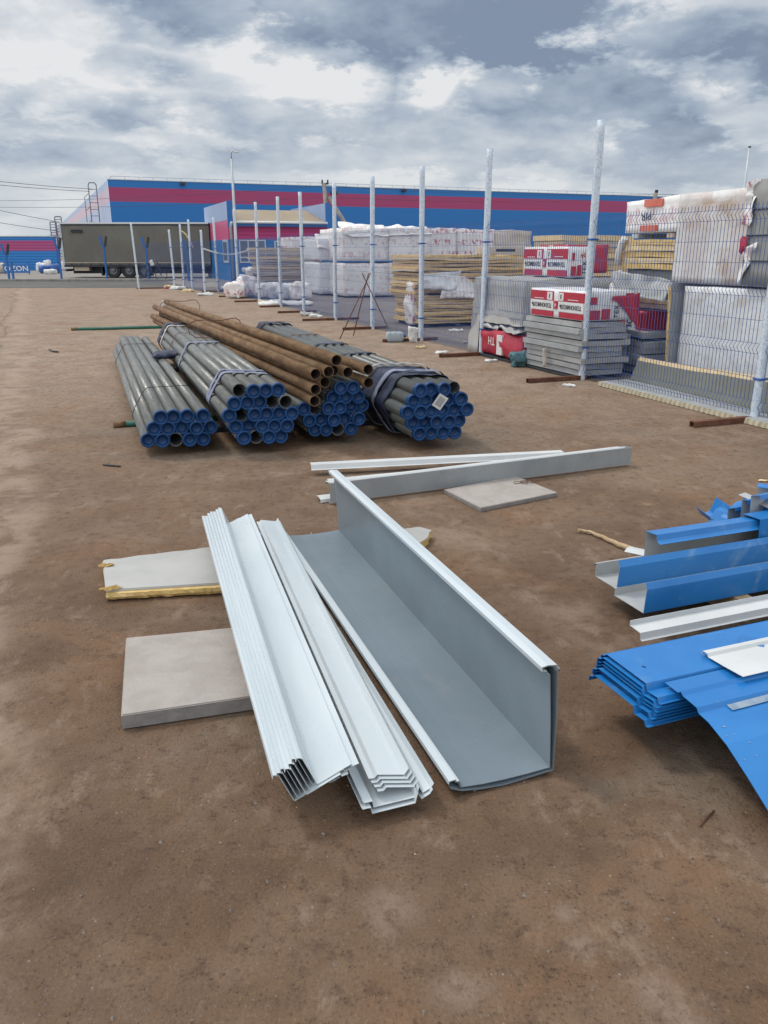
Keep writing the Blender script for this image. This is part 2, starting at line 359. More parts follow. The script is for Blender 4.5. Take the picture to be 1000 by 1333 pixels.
def sheetm(pts, th, L, nseg=8, bow=0.0, twist=0.0, side=1, skew=0.0):
    """bent sheet metal: section polyline pts (x, z) run along local y from 0 to L. material 0 on the section's left side, 1 on the other"""
    n = len(pts); P_ = [Vector((p[0], p[1])) for p in pts]; nor = []
    for i in range(n):
        a = (P_[i] - P_[i - 1]).normalized() if i else None
        b = (P_[i + 1] - P_[i]).normalized() if i < n - 1 else None
        d = a or b
        if a and b:
            na, nb = Vector((-a.y, a.x)), Vector((-b.y, b.x)); m_ = (na + nb)
            if m_.length < 1e-4: m_ = na
            m_.normalize(); k = 1 / max(.4, m_.dot(na)); nor.append(m_ * k)
        else: nor.append(Vector((-d.y, d.x)))
    bm = bmesh.new(); rows = []
    for j in range(nseg + 1):
        f = j / nseg; up = bow * 4 * f * (1 - f)
        ra, rb = [], []
        for i in range(n):
            y = f * L + (1 - f) * skew * P_[i].x
            q0 = P_[i] + nor[i] * th * .5 * side; q1 = P_[i] - nor[i] * th * .5 * side
            ca, sa = math.cos(twist * f), math.sin(twist * f)
            for q, r_ in ((q0, ra), (q1, rb)):
                r_.append(bm.verts.new((q.x * ca - q.y * sa, y, q.x * sa + q.y * ca + up)))
        rows.append((ra, rb))
    for j in range(nseg):
        (a, b), (a2, b2) = rows[j], rows[j + 1]
        for i in range(n - 1):
            f = bm.faces.new((a[i], a[i + 1], a2[i + 1], a2[i])); f.material_index = 0
            f = bm.faces.new((b[i], b2[i], b2[i + 1], b[i + 1])); f.material_index = 1
        for i in (0, n - 1):
            f = bm.faces.new((a[i], a2[i], b2[i], b[i])); f.material_index = 0
    for (a, b) in (rows[0], rows[-1]):
        for i in range(n - 1):
            f = bm.faces.new((a[i], b[i], b[i + 1], a[i + 1])); f.material_index = 0
    return bm
def heading(p, q):
    d = q - p; return math.atan2(-d.x, d.y), math.hypot(d.x, d.y)
def text_mesh(parent, s, size, loc, rot, m, name='lettering', bold=.012, sx=1.0):
    cu = bpy.data.curves.new(name, 'FONT'); cu.body = s; cu.size = size; cu.align_x = 'CENTER'; cu.align_y = 'CENTER'
    cu.offset = size * bold; cu.extrude = .0015; cu.resolution_u = 2
    o = bpy.data.objects.new(name, cu); C.objects.link(o); bpy.context.view_layer.update()
    me = bpy.data.meshes.new_from_object(o.evaluated_get(bpy.context.evaluated_depsgraph_get()))
    bpy.data.objects.remove(o); bpy.data.curves.remove(cu)
    me.materials.clear(); me.materials.append(m); me.name = name
    o = bpy.data.objects.new(name, me); C.objects.link(o); o.parent = parent
    o.matrix_local = Matrix.Translation(loc) @ rot @ Matrix.Diagonal((sx, 1, 1, 1))
    return o
FY = Matrix.Rotation(R(90), 4, 'X')                                     # on a face looking to -y
FX = Matrix.Rotation(R(-90), 4, 'Z') @ Matrix.Rotation(R(90), 4, 'X')   # on a face looking to -x
def RZ(a): return Matrix.Rotation(R(a), 4, 'Z')
ORD = ['first', 'second', 'third', 'fourth', 'fifth', 'sixth', 'seventh', 'eighth', 'ninth', 'tenth', 'eleventh', 'twelfth', 'thirteenth', 'fourteenth', 'fifteenth', 'sixteenth', 'seventeenth', 'eighteenth']

# ------------------------------------------------------------------ ground
def ground_material():
    m = bpy.data.materials.new('packed_dirt'); m.use_nodes = True; nt = m.node_tree; nt.nodes.clear(); t = NT(nt)
    o = t.n('ShaderNodeTexCoord').outputs['Object']; sp = t.n('ShaderNodeSeparateXYZ', {0: o})
    n1 = t.noise(o, .55, 5, .6, .6); n2 = t.noise(o, 2.6, 6, .68, .4); n3 = t.noise(o, 17, 4, .7); n4 = t.noise(o, 95, 3, .75); n5 = t.noise(t.vm('ADD', o, (40, 9, 0)), 1.3, 6, .7, .8)
    col = t.mix(t.ramp(n1, .35, .66), (.122, .073, .043), (.180, .111, .067))
    col = t.mix(t.ramp(n2, .36, .70, 0, .55), col, (.215, .148, .104))
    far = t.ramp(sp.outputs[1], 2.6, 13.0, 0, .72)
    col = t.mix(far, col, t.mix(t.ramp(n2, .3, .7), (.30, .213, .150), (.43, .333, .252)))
    n7 = t.noise(t.vm('ADD', o, (11, 70, 0)), .9, 5, .65, .7)
    col = t.mix(t.ramp(n7, .50, .68, 0, .48), col, (.225, .122, .064))
    col = t.mix(t.ramp(n7, .46, .34, 0, .45), col, (.205, .170, .130))
    col = t.mix(t.ramp(n5, .56, .72, 0, .32), col, (.275, .20, .15))
    col = t.mix(t.ramp(n3, .50, .30, 0, .62), col, (.085, .053, .036))
    n6 = t.noise(t.vm('MULTIPLY', o, (1.0, .55, 1.0)), 5.5, 5, .72, .3)
    col = t.mix(t.ramp(n6, .54, .68, 0, .34), col, (.36, .27, .20))
    col = t.mix(t.ramp(n6, .46, .34, 0, .30), col, (.105, .066, .044))
    col = t.mix(t.m('MULTIPLY', t.ramp(n4, .56, .74, 0, .45), t.ramp(n3, .30, .62, .2, 1.0)), col, (.40, .30, .22))
    col = t.mix(t.m('MULTIPLY', t.ramp(n4, .47, .32, 0, .9), t.ramp(n3, .62, .34, .25, 1.0)), col, (.040, .026, .019))
    vo = t.n('ShaderNodeTexVoronoi', {'Vector': o, 'Scale': 55.0}, feature='F1')
    sel = t.m('GREATER_THAN', t.n('ShaderNodeSeparateColor', {0: vo.outputs['Color']}).outputs[0], .965)
    col = t.mix(t.m('MULTIPLY', t.ramp(vo.outputs['Distance'], .30, .12), t.m('MULTIPLY', sel, .55)), col, (.035, .025, .02))
    sel2 = t.m('GREATER_THAN', t.n('ShaderNodeSeparateColor', {0: vo.outputs['Color']}).outputs[1], .985)
    col = t.mix(t.m('MULTIPLY', t.ramp(vo.outputs['Distance'], .26, .1), t.m('MULTIPLY', sel2, .6)), col, (.36, .30, .25))
    wob = t.m('MULTIPLY', t.m('SUBTRACT', n2, .5), 1.0)
    def spot(gx, gy, rx, ry, c, amt, lo=1.15, hi=.2):
        nonlocal col
        a = t.m('MULTIPLY', t.m('SUBTRACT', sp.outputs[0], gx), 1 / rx); b = t.m('MULTIPLY', t.m('SUBTRACT', sp.outputs[1], gy), 1 / ry)
        q = t.m('SQRT', t.m('ADD', t.m('MULTIPLY', a, a), t.m('MULTIPLY', b, b)))
        q = t.m('ADD', q, t.m('MULTIPLY', t.m('SUBTRACT', n3, .5), 1.6)); q = t.m('ADD', q, t.m('MULTIPLY', wob, 2.2)); q = t.m('ADD', q, t.m('MULTIPLY', t.m('SUBTRACT', n5, .5), 2.2))
        col = t.mix(t.m('MULTIPLY', t.ramp(q, lo, hi), t.m('MULTIPLY', t.ramp(n3, .38, .60, .25, 1.0), amt)), col, c)
    pale = (.29, .22, .175)
    for (x, y, rx, ry) in ((755, 1228, .07, .05), (735, 1190, .045, .05), (850, 1290, .10, .10), (600, 1290, .12, .08), (395, 1190, .05, .07), (510, 1180, .12, .12), (870, 1330, .12, .07)):
        g = G(x, y); spot(g.x, g.y, rx, ry, pale, .55)
    for (x, y, rx, ry, a) in ((90, 1130, .22, .18, .5), (200, 1180, .35, .12, .35), (560, 1110, .5, .12, .3), (90, 950, .3, .25, .3), (140, 1300, .35, .12, .3)):
        g = G(x, y); spot(g.x, g.y, rx, ry, (.072, .046, .033), a, 1.5, 0)
    for (x, y, rx, ry, a) in ((690, 520, 1.2, .8, .4), (500, 640, .6, .4, .3), (820, 610, .8, .5, .4), (90, 520, .9, 1.0, .35), (620, 700, .6, .3, .35)):
        g = G(x, y); spot(g.x, g.y, rx, ry, (.32, .22, .14), a, 1.4, 0)
    # pale dusty wheel track along the left and a crack beside it
    a, b = G(8, 545), G(30, 385)
    d = (b - a).normalized(); nx, ny = -d.y, d.x
    dist = t.m('ADD', t.m('MULTIPLY', t.m('SUBTRACT', sp.outputs[0], a.x), nx), t.m('MULTIPLY', t.m('SUBTRACT', sp.outputs[1], a.y), ny))
    dist = t.m('ADD', dist, t.m('MULTIPLY', t.m('SUBTRACT', t.noise(o, .5, 4), .5), .9))
    ad = t.m('ABSOLUTE', dist)
    col = t.mix(t.m('MULTIPLY', t.ramp(ad, .30, .05, 0, .65), t.ramp(n2, .38, .6, .1, 1)), col, (.37, .275, .205))
    col = t.mix(t.ramp(t.m('ABSOLUTE', t.m('ADD', dist, -.32)), .05, .0, 0, .5), col, (.10, .07, .055))
    for off, wd in ((-2.4, .22), (2.6, .25)):
        q = t.m('ABSOLUTE', t.m('ADD', dist, off)); col = t.mix(t.m('MULTIPLY', t.ramp(q, wd, .05), t.ramp(n2, .4, .6, 0, .35)), col, (.35, .26, .195))
    hgt = t.m('ADD', t.m('MULTIPLY', n3, .45), t.m('MULTIPLY', n4, .55))
    bp = t.n('ShaderNodeBump', {'Height': hgt, 'Strength': .9, 'Distance': .016})
    bs = t.n('ShaderNodeBsdfPrincipled', {'Base Color': col, 'Roughness': t.ramp(n2, .3, .7, .62, .88), 'Specular IOR Level': .15, 'Normal': bp.outputs[0]})
    t.n('ShaderNodeOutputMaterial', {0: bs.outputs[0]})
    return m
def asphalt(name, c1, c2, c3):
    m = bpy.data.materials.new(name); m.use_nodes = True; nt = m.node_tree; nt.nodes.clear(); t = NT(nt)
    o = t.n('ShaderNodeTexCoord').outputs['Object']
    col = t.mix(t.ramp(t.noise(o, .35, 7, .6, .5), .35, .65), c1, c2)
    col = t.mix(t.ramp(t.noise(o, 1.7, 8, .65, .5), .5, .75, 0, .6), col, c3)
    n4 = t.noise(o, 60, 4, .7)
    col = t.mix(t.ramp(n4, .42, .25, 0, .5), col, (.04, .038, .036))
    bp = t.n('ShaderNodeBump', {'Height': n4, 'Strength': .5, 'Distance': .01})
    bs = t.n('ShaderNodeBsdfPrincipled', {'Base Color': col, 'Roughness': .8, 'Specular IOR Level': .35, 'Normal': bp.outputs[0]})
    t.n('ShaderNodeOutputMaterial', {0: bs.outputs[0]}); return m
def flat(name, pts, m):
    bm = bmesh.new(); bm.faces.new([bm.verts.new(p) for p in pts]); return struct(link(name, bm, m))
flat('ground', [(-1500, -60, 0), (1500, -60, 0), (1500, 2500, 0), (-1500, 2500, 0)], ground_material())
FA = Vector((3.671, 7.844, 0)); FD = Vector((-.393, 1, 0)).normalized()
def fence_at(Y): return Vector((3.671 - .393 * (Y - 7.844), Y, 0))
yard_mat = asphalt('yard_asphalt', (.145, .125, .118), (.185, .16, .148), (.21, .17, .14))
f0, f1 = fence_at(2), fence_at(31.5)
flat('yard_pavement', [(f0.x + .1, f0.y, .004), (60, 2, .004), (60, 60, .004), (-9.3, 38.4, .004), (f1.x + .1, f1.y, .004)], yard_mat)
flat('road', [(-120, 38.9, .008), (-9.2, 38.9, .008), (-12.5, 47.5, .008), (-120, 47.5, .008)], asphalt('road_asphalt', (.085, .082, .076), (.115, .110, .10), (.15, .135, .115)))
flat('forecourt', [(-120, 47.9, .012), (-12.5, 47.9, .012), (-9.2, 38.9, .012), (60, 61, .012), (60, 100, .012), (-120, 100, .012)], asphalt('forecourt_paving', (.21, .19, .17), (.26, .235, .21), (.30, .27, .235)))
bm = bmesh.new(); x = -60.0
while x < -12.6:
    bm_box(bm, x, x + .985, 47.5, 47.68, 0, .13); x += 1.0
bmesh.ops.bevel(bm, geom=bm.edges[:], offset=.015, segments=1, affect='EDGES')
struct(link('kerb', bm, kerb_mat))
# loose stones: nobody could count them
bm = bmesh.new(); rnd = random.Random(3)
for i in range(5200):
    Y = 1.1 + 22 * rnd.random() ** 2.0; X = (rnd.random() - .5) * (1.6 + Y * 1.15)
    r = .0018 + .0065 * rnd.random() ** 5
    if Y > 5: r *= 1.6
    vs = []
    q = [Vector((math.cos(k * 2.094 + i), math.sin(k * 2.094 + i) * .8, -.2)) for k in range(3)]
    tp = Vector((rnd.uniform(-.3, .3), rnd.uniform(-.3, .3), .75))
    vs = [bm.verts.new(Vector((X, Y, .001)) + p * r * rnd.uniform(.7, 1.3)) for p in q + [tp]]
    for f in ((0, 1, 3), (1, 2, 3), (2, 0, 3)):
        bm.faces.new([vs[k] for k in f]).material_index = 1 if i % 37 == 0 else 0
tag(link('gravel', bm, [stone, foam_pale]), 'tiny loose stones scattered over the brown dirt', 'gravel', kind='stuff')

# ------------------------------------------------------------------ steel pipes
def pipe_mesh(name, L, r, m_out, m_in, n=18, wall=.006, depth=.7):
    bm = bmesh.new()
    prof = [(r, L, 0), (r, 0, 0), (r - wall, 0, 0), (r - wall, depth, 1)]
    rings = []
    for rr, y, _ in prof:
        rings.append([bm.verts.new((rr * math.cos(2 * math.pi * k / n), y, rr * math.sin(2 * math.pi * k / n))) for k in range(n)])
    for i in range(3):
        for k in range(n):
            f = bm.faces.new((rings[i][k], rings[i][(k + 1) % n], rings[i + 1][(k + 1) % n], rings[i + 1][k]))
            f.material_index = 1 if i == 2 else 0; f.smooth = i != 1
    bm.faces.new(rings[0]).material_index = 1
    bm.faces.new(rings[3]).material_index = 1
    me = bpy.data.meshes.new(name); bmesh.ops.recalc_face_normals(bm, faces=bm.faces); bm.to_mesh(me); bm.free()
    me.materials.append(m_out); me.materials.append(m_in); return me
def cap_mesh(r, n=20):
    bm = bmesh.new(); rings = []
    prof = [(r + .001, .035), (r + .0035, .03), (r + .0035, -.008), (r + .0015, -.011), (r - .010, -.011), (r - .013, -.007), (r - .015, .022), (0.012, .026)]
    for rr, y in prof:
        rings.append([bm.verts.new((rr * math.cos(2 * math.pi * k / n), y, rr * math.sin(2 * math.pi * k / n))) for k in range(n)])
    for i in range(len(prof) - 1):
        for k in range(n):
            bm.faces.new((rings[i][k], rings[i][(k + 1) % n], rings[i + 1][(k + 1) % n], rings[i + 1][k])).smooth = True
    bm.faces.new(rings[-1])
    me = bpy.data.meshes.new('end_cap'); bmesh.ops.recalc_face_normals(bm, faces=bm.faces); bm.to_mesh(me); bm.free()
    me.materials.append(cap_blue); return me
PR = .0575
CAPM = cap_mesh(PR)
def aim(o, p, d):
    q = d.to_track_quat('Y', 'Z'); o.location = p; o.rotation_mode = 'QUATERNION'; o.rotation_quaternion = q
def dirto(a, b): return (b - a).normalized()
ROWN = {5: ['top row', 'second row', 'middle row', 'fourth row', 'bottom row'], 3: ['top row', 'middle row', 'bottom row']}
def bundle(bname, rows, centre, zc, far, L, seed):
    """rows: per row a list of (px, py, kind) with kind c = capped, o = open end; the pipe ends lie in one upright plane"""
    rnd = random.Random(seed)
    c = G(centre[0], centre[1], zc); d = far.copy(); d.z = 0; d.normalize()
    me = pipe_mesh('steel_pipe', L, PR, dark_pipe if seed == 4 else zinc_pipe, pipe_in); pts = []
    for ri, row in enumerate(rows):
        for pi, (x, y, k) in enumerate(row):
            p = onplane(x, y, d, d.dot(c)); pts.append(p.copy()); p2 = p + d * rnd.uniform(-.03, .03)
            o = bpy.data.objects.new('steel_pipe', me); C.objects.link(o); dd = d + Vector((rnd.uniform(-.0018, .0018), 0, rnd.uniform(-.0012, .0012)))
            aim(o, p2, dd.normalized())
            pos = 'leftmost' if pi == 0 else 'rightmost' if pi == len(row) - 1 else ORD[pi] + ' from left'
            tag(o, f"{'grey pipe with blue end cap' if k == 'c' else 'grey pipe with open black end'}, {pos}, {ROWN[len(rows)][ri]}, {bname}", 'pipe', 'grey steel pipes in the ' + bname)
            if k == 'c':
                q = bpy.data.objects.new('end_cap', CAPM); C.objects.link(q); q.parent = o
                q.rotation_euler = (rnd.uniform(-.05, .05), rnd.uniform(0, 6), rnd.uniform(-.05, .05))
    return dict(c=c, d=d, pts=pts, L=L, name=bname)
def rowspec(y0, slope, xs, kinds):
    return [(x, y0 + slope * (x - xs[0]), k) for x, k in zip(xs, kinds)]
D1 = dirto(G(209, 543, .27), G(160, 442, .27)); D2 = dirto(G(312, 509, .49), G(222, 429, .49)); D4 = dirto(G(546, 508, .49), G(345, 427, .49))
b1 = bundle('leftmost bundle', [rowspec(543, -.02, [209, 226, 244, 265], 'cccc'), rowspec(557.5, -.015, [200.5, 218.5, 237, 255.5, 274.5], 'ccccc'), rowspec(573, -.02, [193, 211.5, 229, 247, 265], 'ccocc')], (237, 557), .225, D1, 6.5, 1)
b2 = bundle('second bundle from left', [rowspec(509, -.01, [312.5, 329.5, 346.5, 363], 'occc'), rowspec(525, -.03, [304.5, 322, 339, 355.5, 372], 'cccoo'),
            rowspec(540.5, -.03, [298, 314.5, 331, 347.5, 364, 380], 'cocccc'), rowspec(555.5, -.03, [307, 324, 341, 357, 373], 'ccccc'), rowspec(569, -.03, [317, 333.5, 349.5, 365.5], 'cocc')], (339, 540), .325, D2, 6.1, 2)
b3 = bundle('bundle under the rusty pipes', [rowspec(504.5, -.05, [443, 458.5], 'cc'), rowspec(518, -.05, [434, 450, 466], 'ccc'),
            rowspec(533, -.06, [396, 411.5, 427, 442.5, 458, 473], 'cocccc'), rowspec(547.5, -.05, [403, 418, 434, 450, 466], 'ccccc'), rowspec(560, -.05, [411, 424.5, 440, 456], 'ccoc')], (434, 531), .325, D2, 6.1, 3)
b4 = bundle('rightmost bundle', [rowspec(508, -.05, [546.8, 562, 577, 592], 'ccco'), rowspec(522.5, -.06, [539, 554.5, 569.5, 584.5, 599.5], 'ccccc'),
            rowspec(537, -.06, [531, 546.5, 561.5, 576.5, 591.5, 607], 'cccccc'), rowspec(551, -.06, [538.5, 553.5, 568, 583, 597.5], 'ccccc'), rowspec(564.5, -.06, [546, 561, 576, 590.5], 'cccc')], (569, 536), .325, D4, 6.3, 4)
# rusty pipes lying in the notch over the third bundle
DR = dirto(G(438, 469, .60), G(221, 395, .62)); RR = .047
cR = b3['c'] - b3['d'] * .12
rnd = random.Random(5)
rme = [pipe_mesh('rusty_pipe', L, RR, rust, rust_in, 16, .005, 1.0) for L in (8.5, 8.2, 8.7)]
rust_names = {0: 'topmost rusty pipe, alone above the others', 5: 'orange rusty pipe at upper right, resting on the rightmost bundle', 9: 'lowest rusty pipe at the left of the pile', 10: 'dark rusty pipe lowest at the right of the pile',
              2: 'rusty pipe left of the upper middle pair', 8: 'rusty pipe just above the lowest left one', 1: 'rusty pipe left of the central pair', 3: 'thin rusty pipe in the centre of the pile', 4: 'rusty pipe right of the centre of the pile',
              6: 'rusty pipe second row below the central pair', 7: 'recessed rusty pipe beside the blue caps', 11: 'recessed dark rusty pipe between the two left ones'}
for i, (x, y, back) in enumerate([(438.3, 469, 0), (428, 484, 0), (411, 487, 0), (440, 484.5, .1), (456.5, 486, .06), (479.5, 481, .0), (426.5, 499, .06), (438.5, 497.5, .35), (411, 507, 0), (410, 522, 0), (483, 499.5, .05), (421, 511, .3)]):
    p = onplane(x, y, b3['d'], b3['d'].dot(cR)) + DR * back
    o = bpy.data.objects.new('rusty_pipe', rme[i % 3]); C.objects.link(o)
    dd = DR + Vector((rnd.uniform(-.004, .004), 0, rnd.uniform(-.003, .002)))
    if i in (5, 10): dd = DR + Vector((.012, 0, -.004))
    aim(o, p, dd.normalized())
    tag(o, rust_names[i], 'pipe', 'brown rusty pipes piled on the bundles')

def hull2(pts):
    pts = sorted(set(pts)); 
    def half(ps):
        h = []
        for p in ps:
            while len(h) > 1 and (h[-1][0] - h[-2][0]) * (p[1] - h[-2][1]) - (h[-1][1] - h[-2][1]) * (p[0] - h[-2][0]) <= 0: h.pop()
            h.append(p)
        return h
    a = half(pts); b = half(pts[::-1]); return a[:-1] + b[:-1]
def band(name, b, s, wdt, m, label, group, off=.004, lean=0.0, amp=.0, th=.003, nw=2, cat='strap', tie=False, seed=0):
    d = b['d']; u = Vector((d.y, -d.x, 0)); c = b['c']
    ring = []
    for p in b['pts']:
        q = p - c
        for k in range(16): ring.append((round(u.dot(q) + (PR + off) * math.cos(k * math.pi / 8), 4), round(q.z + (PR + off) * math.sin(k * math.pi / 8), 4)))
    h = hull2(ring); loop = []
    for i in range(len(h)):
        a = Vector(h[i]); e_ = Vector(h[(i + 1) % len(h)]); n_ = max(1, int((e_ - a).length / .04))
        loop += [a.lerp(e_, k / n_) for k in range(n_)]
    bm = bmesh.new(); zmin = min(q.y for q in loop)
    if tie:
        bm_tube(bm, [c + u * q.x + Vector((0, 0, q.y)) + d * (s + lean * q.x) for q in loop], th, 5, closed=True)
    else:
        rows = []
        for j in range(nw + 1):
            r0 = []
            for q in loop:
                y = s + wdt * (j / nw - .5) + lean * q.x
                p = c + u * q.x + Vector((0, 0, q.y)) + d * y
                if amp:
                    nv = noise.noise_vector(p * 9 + Vector((seed, 0, 0))); up = Vector((u.x * q.x, u.y * q.x, q.y)).normalized()
                    p = p + up * (abs(nv.x) * amp + amp * .3) + d * nv.y * amp * 2.2
                p.z = max(p.z, .004)
                r0.append(bm.verts.new(p))
            rows.append(r0)
        N = len(loop)
        for j in range(nw):
            for i in range(N): bm.faces.new((rows[j][i], rows[j][(i + 1) % N], rows[j + 1][(i + 1) % N], rows[j + 1][i]))
        bmesh.ops.recalc_face_normals(bm, faces=bm.faces)
        bmesh.ops.solidify(bm, geom=bm.faces[:], thickness=th)
    return tag(link(name, bm, m, smooth=amp > 0), label, cat, group)
G_S = 'lifting slings round the pipe bundles'
band('tie_wire', b1, 1.25, 0, wire_dark, 'thin dark tie wire round the near half of the leftmost pipe bundle', 'tie wires round the leftmost bundle', lean=.35, tie=True, th=.0035, off=.003)
band('tie_wire', b1, 5.2, 0, wire_dark, 'thin dark tie wire round the far end of the leftmost pipe bundle', 'tie wires round the leftmost bundle', lean=.2, tie=True, th=.0035, off=.003)
band('lifting_sling', b2, .62, .085, sling, 'lavender grey sling nearest the blue caps of the second bundle', G_S, amp=.008, lean=-.25, nw=3)
band('lifting_sling', b2, .80, .075, sling, 'lavender grey sling just behind the nearest one on the second bundle', G_S, amp=.008, lean=-.12, nw=3, seed=4)
band('lifting_sling', b2, 3.3, .12, sling, 'lavender grey sling round the middle of the second bundle', G_S, amp=.01, lean=.25, nw=3, seed=7)
band('lifting_sling', b2, 4.55, .03, rusty_bar, 'narrow rust brown strap across the far part of the second bundle', G_S, lean=.1)
band('lifting_sling', b2, 5.75, .07, litter_white, 'narrow white strap at the far end of the second bundle', G_S, lean=.1)
band('bundle_wrap', b2, 5.98, .26, sling_dark, 'dark plastic wrap round the far end of the second bundle', 'dark wraps round pipe bundles', amp=.022, nw=5, seed=3, cat='wrap')
band('bundle_wrap', b4, .62, .62, sling_dark, 'torn dark blue wrap behind the caps of the rightmost bundle', 'dark wraps round pipe bundles', amp=.03, nw=12, lean=-.3, seed=2, cat='wrap')
band('lifting_sling', b4, .50, .09, sling, 'grey sling lying over the torn wrap of the rightmost bundle', G_S, off=.03, amp=.02, lean=-.35, nw=3, seed=11)
band('lifting_sling', b4, .86, .07, slab_grey, 'pale grey strap twisted over the torn wrap of the rightmost bundle', G_S, off=.034, amp=.025, lean=-.5, nw=3, seed=15)
band('lifting_sling', b4, 2.1, .10, sling_dark, 'dark sling round the near half of the rightmost bundle', G_S, amp=.01, lean=.2, nw=3, seed=5)
band('lifting_sling', b4, 3.1, .12, sling_dark, 'dark sling round the middle of the rightmost bundle', G_S, amp=.012, lean=.15, nw=3, seed=6)
band('lifting_sling', b4, 4.3, .05, rusty_bar, 'rust brown strap across the far half of the rightmost bundle', G_S, lean=.1)
band('bundle_wrap', b4, 6.1, .35, sling_dark, 'dark bunched wrap at the far end of the rightmost bundle', 'dark wraps round pipe bundles', amp=.03, nw=6, seed=8, cat='wrap')
band('bundle_wrap', b3, 1.0, .2, sling_dark, 'dark wrap round the bundle under the rusty pipes', 'dark wraps round pipe bundles', amp=.015, nw=4, seed=9, cat='wrap')
# blue-black crumpled film thrown over the right side of the leftmost bundle
pa = b1['c'] + b1['d'] * 3.6 + Vector((b1['d'].y, -b1['d'].x, 0)) * .20
bm = lump(.52, .42, .075, (14, 12, 3), .03, 6, .5, 4)
tag(link('crumpled_film', bm, sling_dark, smooth=True, loc=pa + Vector((-.1, -.1, .125)), rz=A1), 'crumpled dark blue film lying on the leftmost pipe bundle', 'film')
# white paper tag hanging on the caps
p = onplane(573, 523, b4['d'], b4['d'].dot(b4['c']) - .03)
bm = boxm(-.045, .045, -.0015, .0015, -.06, .06); o = link('paper_tag', bm, litter_white, loc=p); o.rotation_euler = (R(12), R(32), math.atan2(-b4['d'].x, b4['d'].y))
tag(o, 'white paper tag hanging in front of the blue caps of the rightmost bundle', 'tag')
link('printed_frame', boxm(-.03, .03, -.0028, -.0016, -.04, .042), slab_grey, parent=o)
# green sleepers
def green_bar(a, b, r, label):
    o = link('green_bar', tubem([a, b], r, 12), green_pipe); tag(o, label, 'pipe', 'green pipes used as sleepers')
    d = (b - a).normalized(); link('brown_tip', tubem([a - d * .004, a + d * .11], r + .002, 12), rust, parent=o); return o
g0 = G(148, 553, .028); green_bar(g0, g0 + E1 * 1.15, .027, 'short green pipe with brown tip under the leftmost bundle')
g0 = G(93, 428.5, .03); g1 = G(236, 425, .03); green_bar(g0, g1, .034, 'long thin green pipe on the dirt behind the bundles')
for o_, s_, lab in ((b2, 5.2, 'dark timber sleeper under the far end of the second bundle'), (b4, 5.2, 'dark timber sleeper under the far end of the rightmost bundle'), (b4, 1.2, 'dark timber sleeper under the near end of the rightmost bundle'), (b2, 1.0, 'dark timber sleeper under the near ends of the middle bundles')):
    p = o_['c'] + o_['d'] * s_; p.z = 0
    tag(link('timber_sleeper', boxm(-.45 if o_ is not b2 else -.4, .45 if o_ is not b2 or s_ > 3 else 1.15, -.05, .05, .002, .05, .004), truck_dark, loc=p, rz=A1), lab, 'timber', 'dark sleepers under the pipe bundles')
# wire loops sticking up from the rusty pipes, white stake behind
for (x, y, lab) in ((236, 398, 'loop of dark wire on the far ends of the rusty pipes'), (283, 425, 'loop of dark wire across the middle of the rusty pipes')):
    p = G(x, y, .72); d = DR; u = Vector((d.y, -d.x, 0))
    pts = [p + u * (.34 * math.cos(a)) + Vector((0, 0, .13 * math.sin(a) + .03 * math.sin(3 * a) - .02)) + d * .14 * math.sin(2 * a + 1) for a in [k * math.pi / 9 for k in range(18)]]
    tag(link('tie_wire', tubem(pts, .0055, 5, closed=True), rusty_bar), lab, 'wire', 'wire ties on the rusty pipes')
p = G(212, 405); o = link('white_stake', boxm(-.035, .035, -.02, .02, 0, .30, .004), prof_white, loc=p); o.rotation_euler = (0, R(4), 0)
tag(o, 'short white stake standing behind the far ends of the rusty pipes', 'stake')

# ------------------------------------------------------------------ boards on the dirt
def slab(name, px, ztop, th, mt, label, cat, group=None, jag=None, edge_mat=None, nsub=14, jamp=.012, seed=0):
    cs = [G(x, y, ztop) for x, y in px]; c0 = cs[0].copy(); c0.z = 0
    bm = bmesh.new(); top = []
    for i in range(len(cs)):
        a, b = cs[i], cs[(i + 1) % len(cs)]
        n_ = nsub if jag and i in jag else 1
        for k in range(n_):
            p = a.lerp(b, k / n_)
            if n_ > 1 and k:
                d = (b - a).normalized(); p += Vector((-d.y, d.x, 0)) * noise.noise(p * 13 + Vector((seed, 0, 0))) * jamp * 2
            top.append(p - c0)
    tv = [bm.verts.new(p) for p in top]; bv = [bm.verts.new(p - Vector((0, 0, th))) for p in top]
    bm.faces.new(tv); bm.faces.new(bv[::-1]).material_index = 1
    for i in range(len(tv)):
        bm.faces.new((tv[i], bv[i], bv[(i + 1) % len(tv)], tv[(i + 1) % len(tv)])).material_index = 1
    bmesh.ops.bevel(bm, geom=[e_ for e_ in bm.edges if any(v in tv for v in e_.verts) and all(v in tv for v in e_.verts)], offset=.004, segments=2, affect='EDGES')
    return tag(link(name, bm, [mt, edge_mat or mt], loc=c0), label, cat, group)
slab('fibre_board', [(164, 830), (340, 813), (420, 893), (157.5, 931)], .062, .056, board_mat, 'thick beige board under the left silver profiles, nearest the camera', 'board', edge_mat=board_edge)
o = slab('sandwich_panel', [(134, 729), (200, 721), (278, 711.5), (330, 708), (345, 755), (137, 768)], .055, .012, panel_skin, 'torn pale sandwich panel with yellow foam edge under the left silver profiles', 'panel', jag=(0, 1), jamp=.010)
c0 = o.location.copy()
a, b = G(138, 772, .043), G(345, 760, .043); d = (b - a).normalized(); nrm = Vector((d.y, -d.x, 0))
bm = bmesh.new(); rows = []
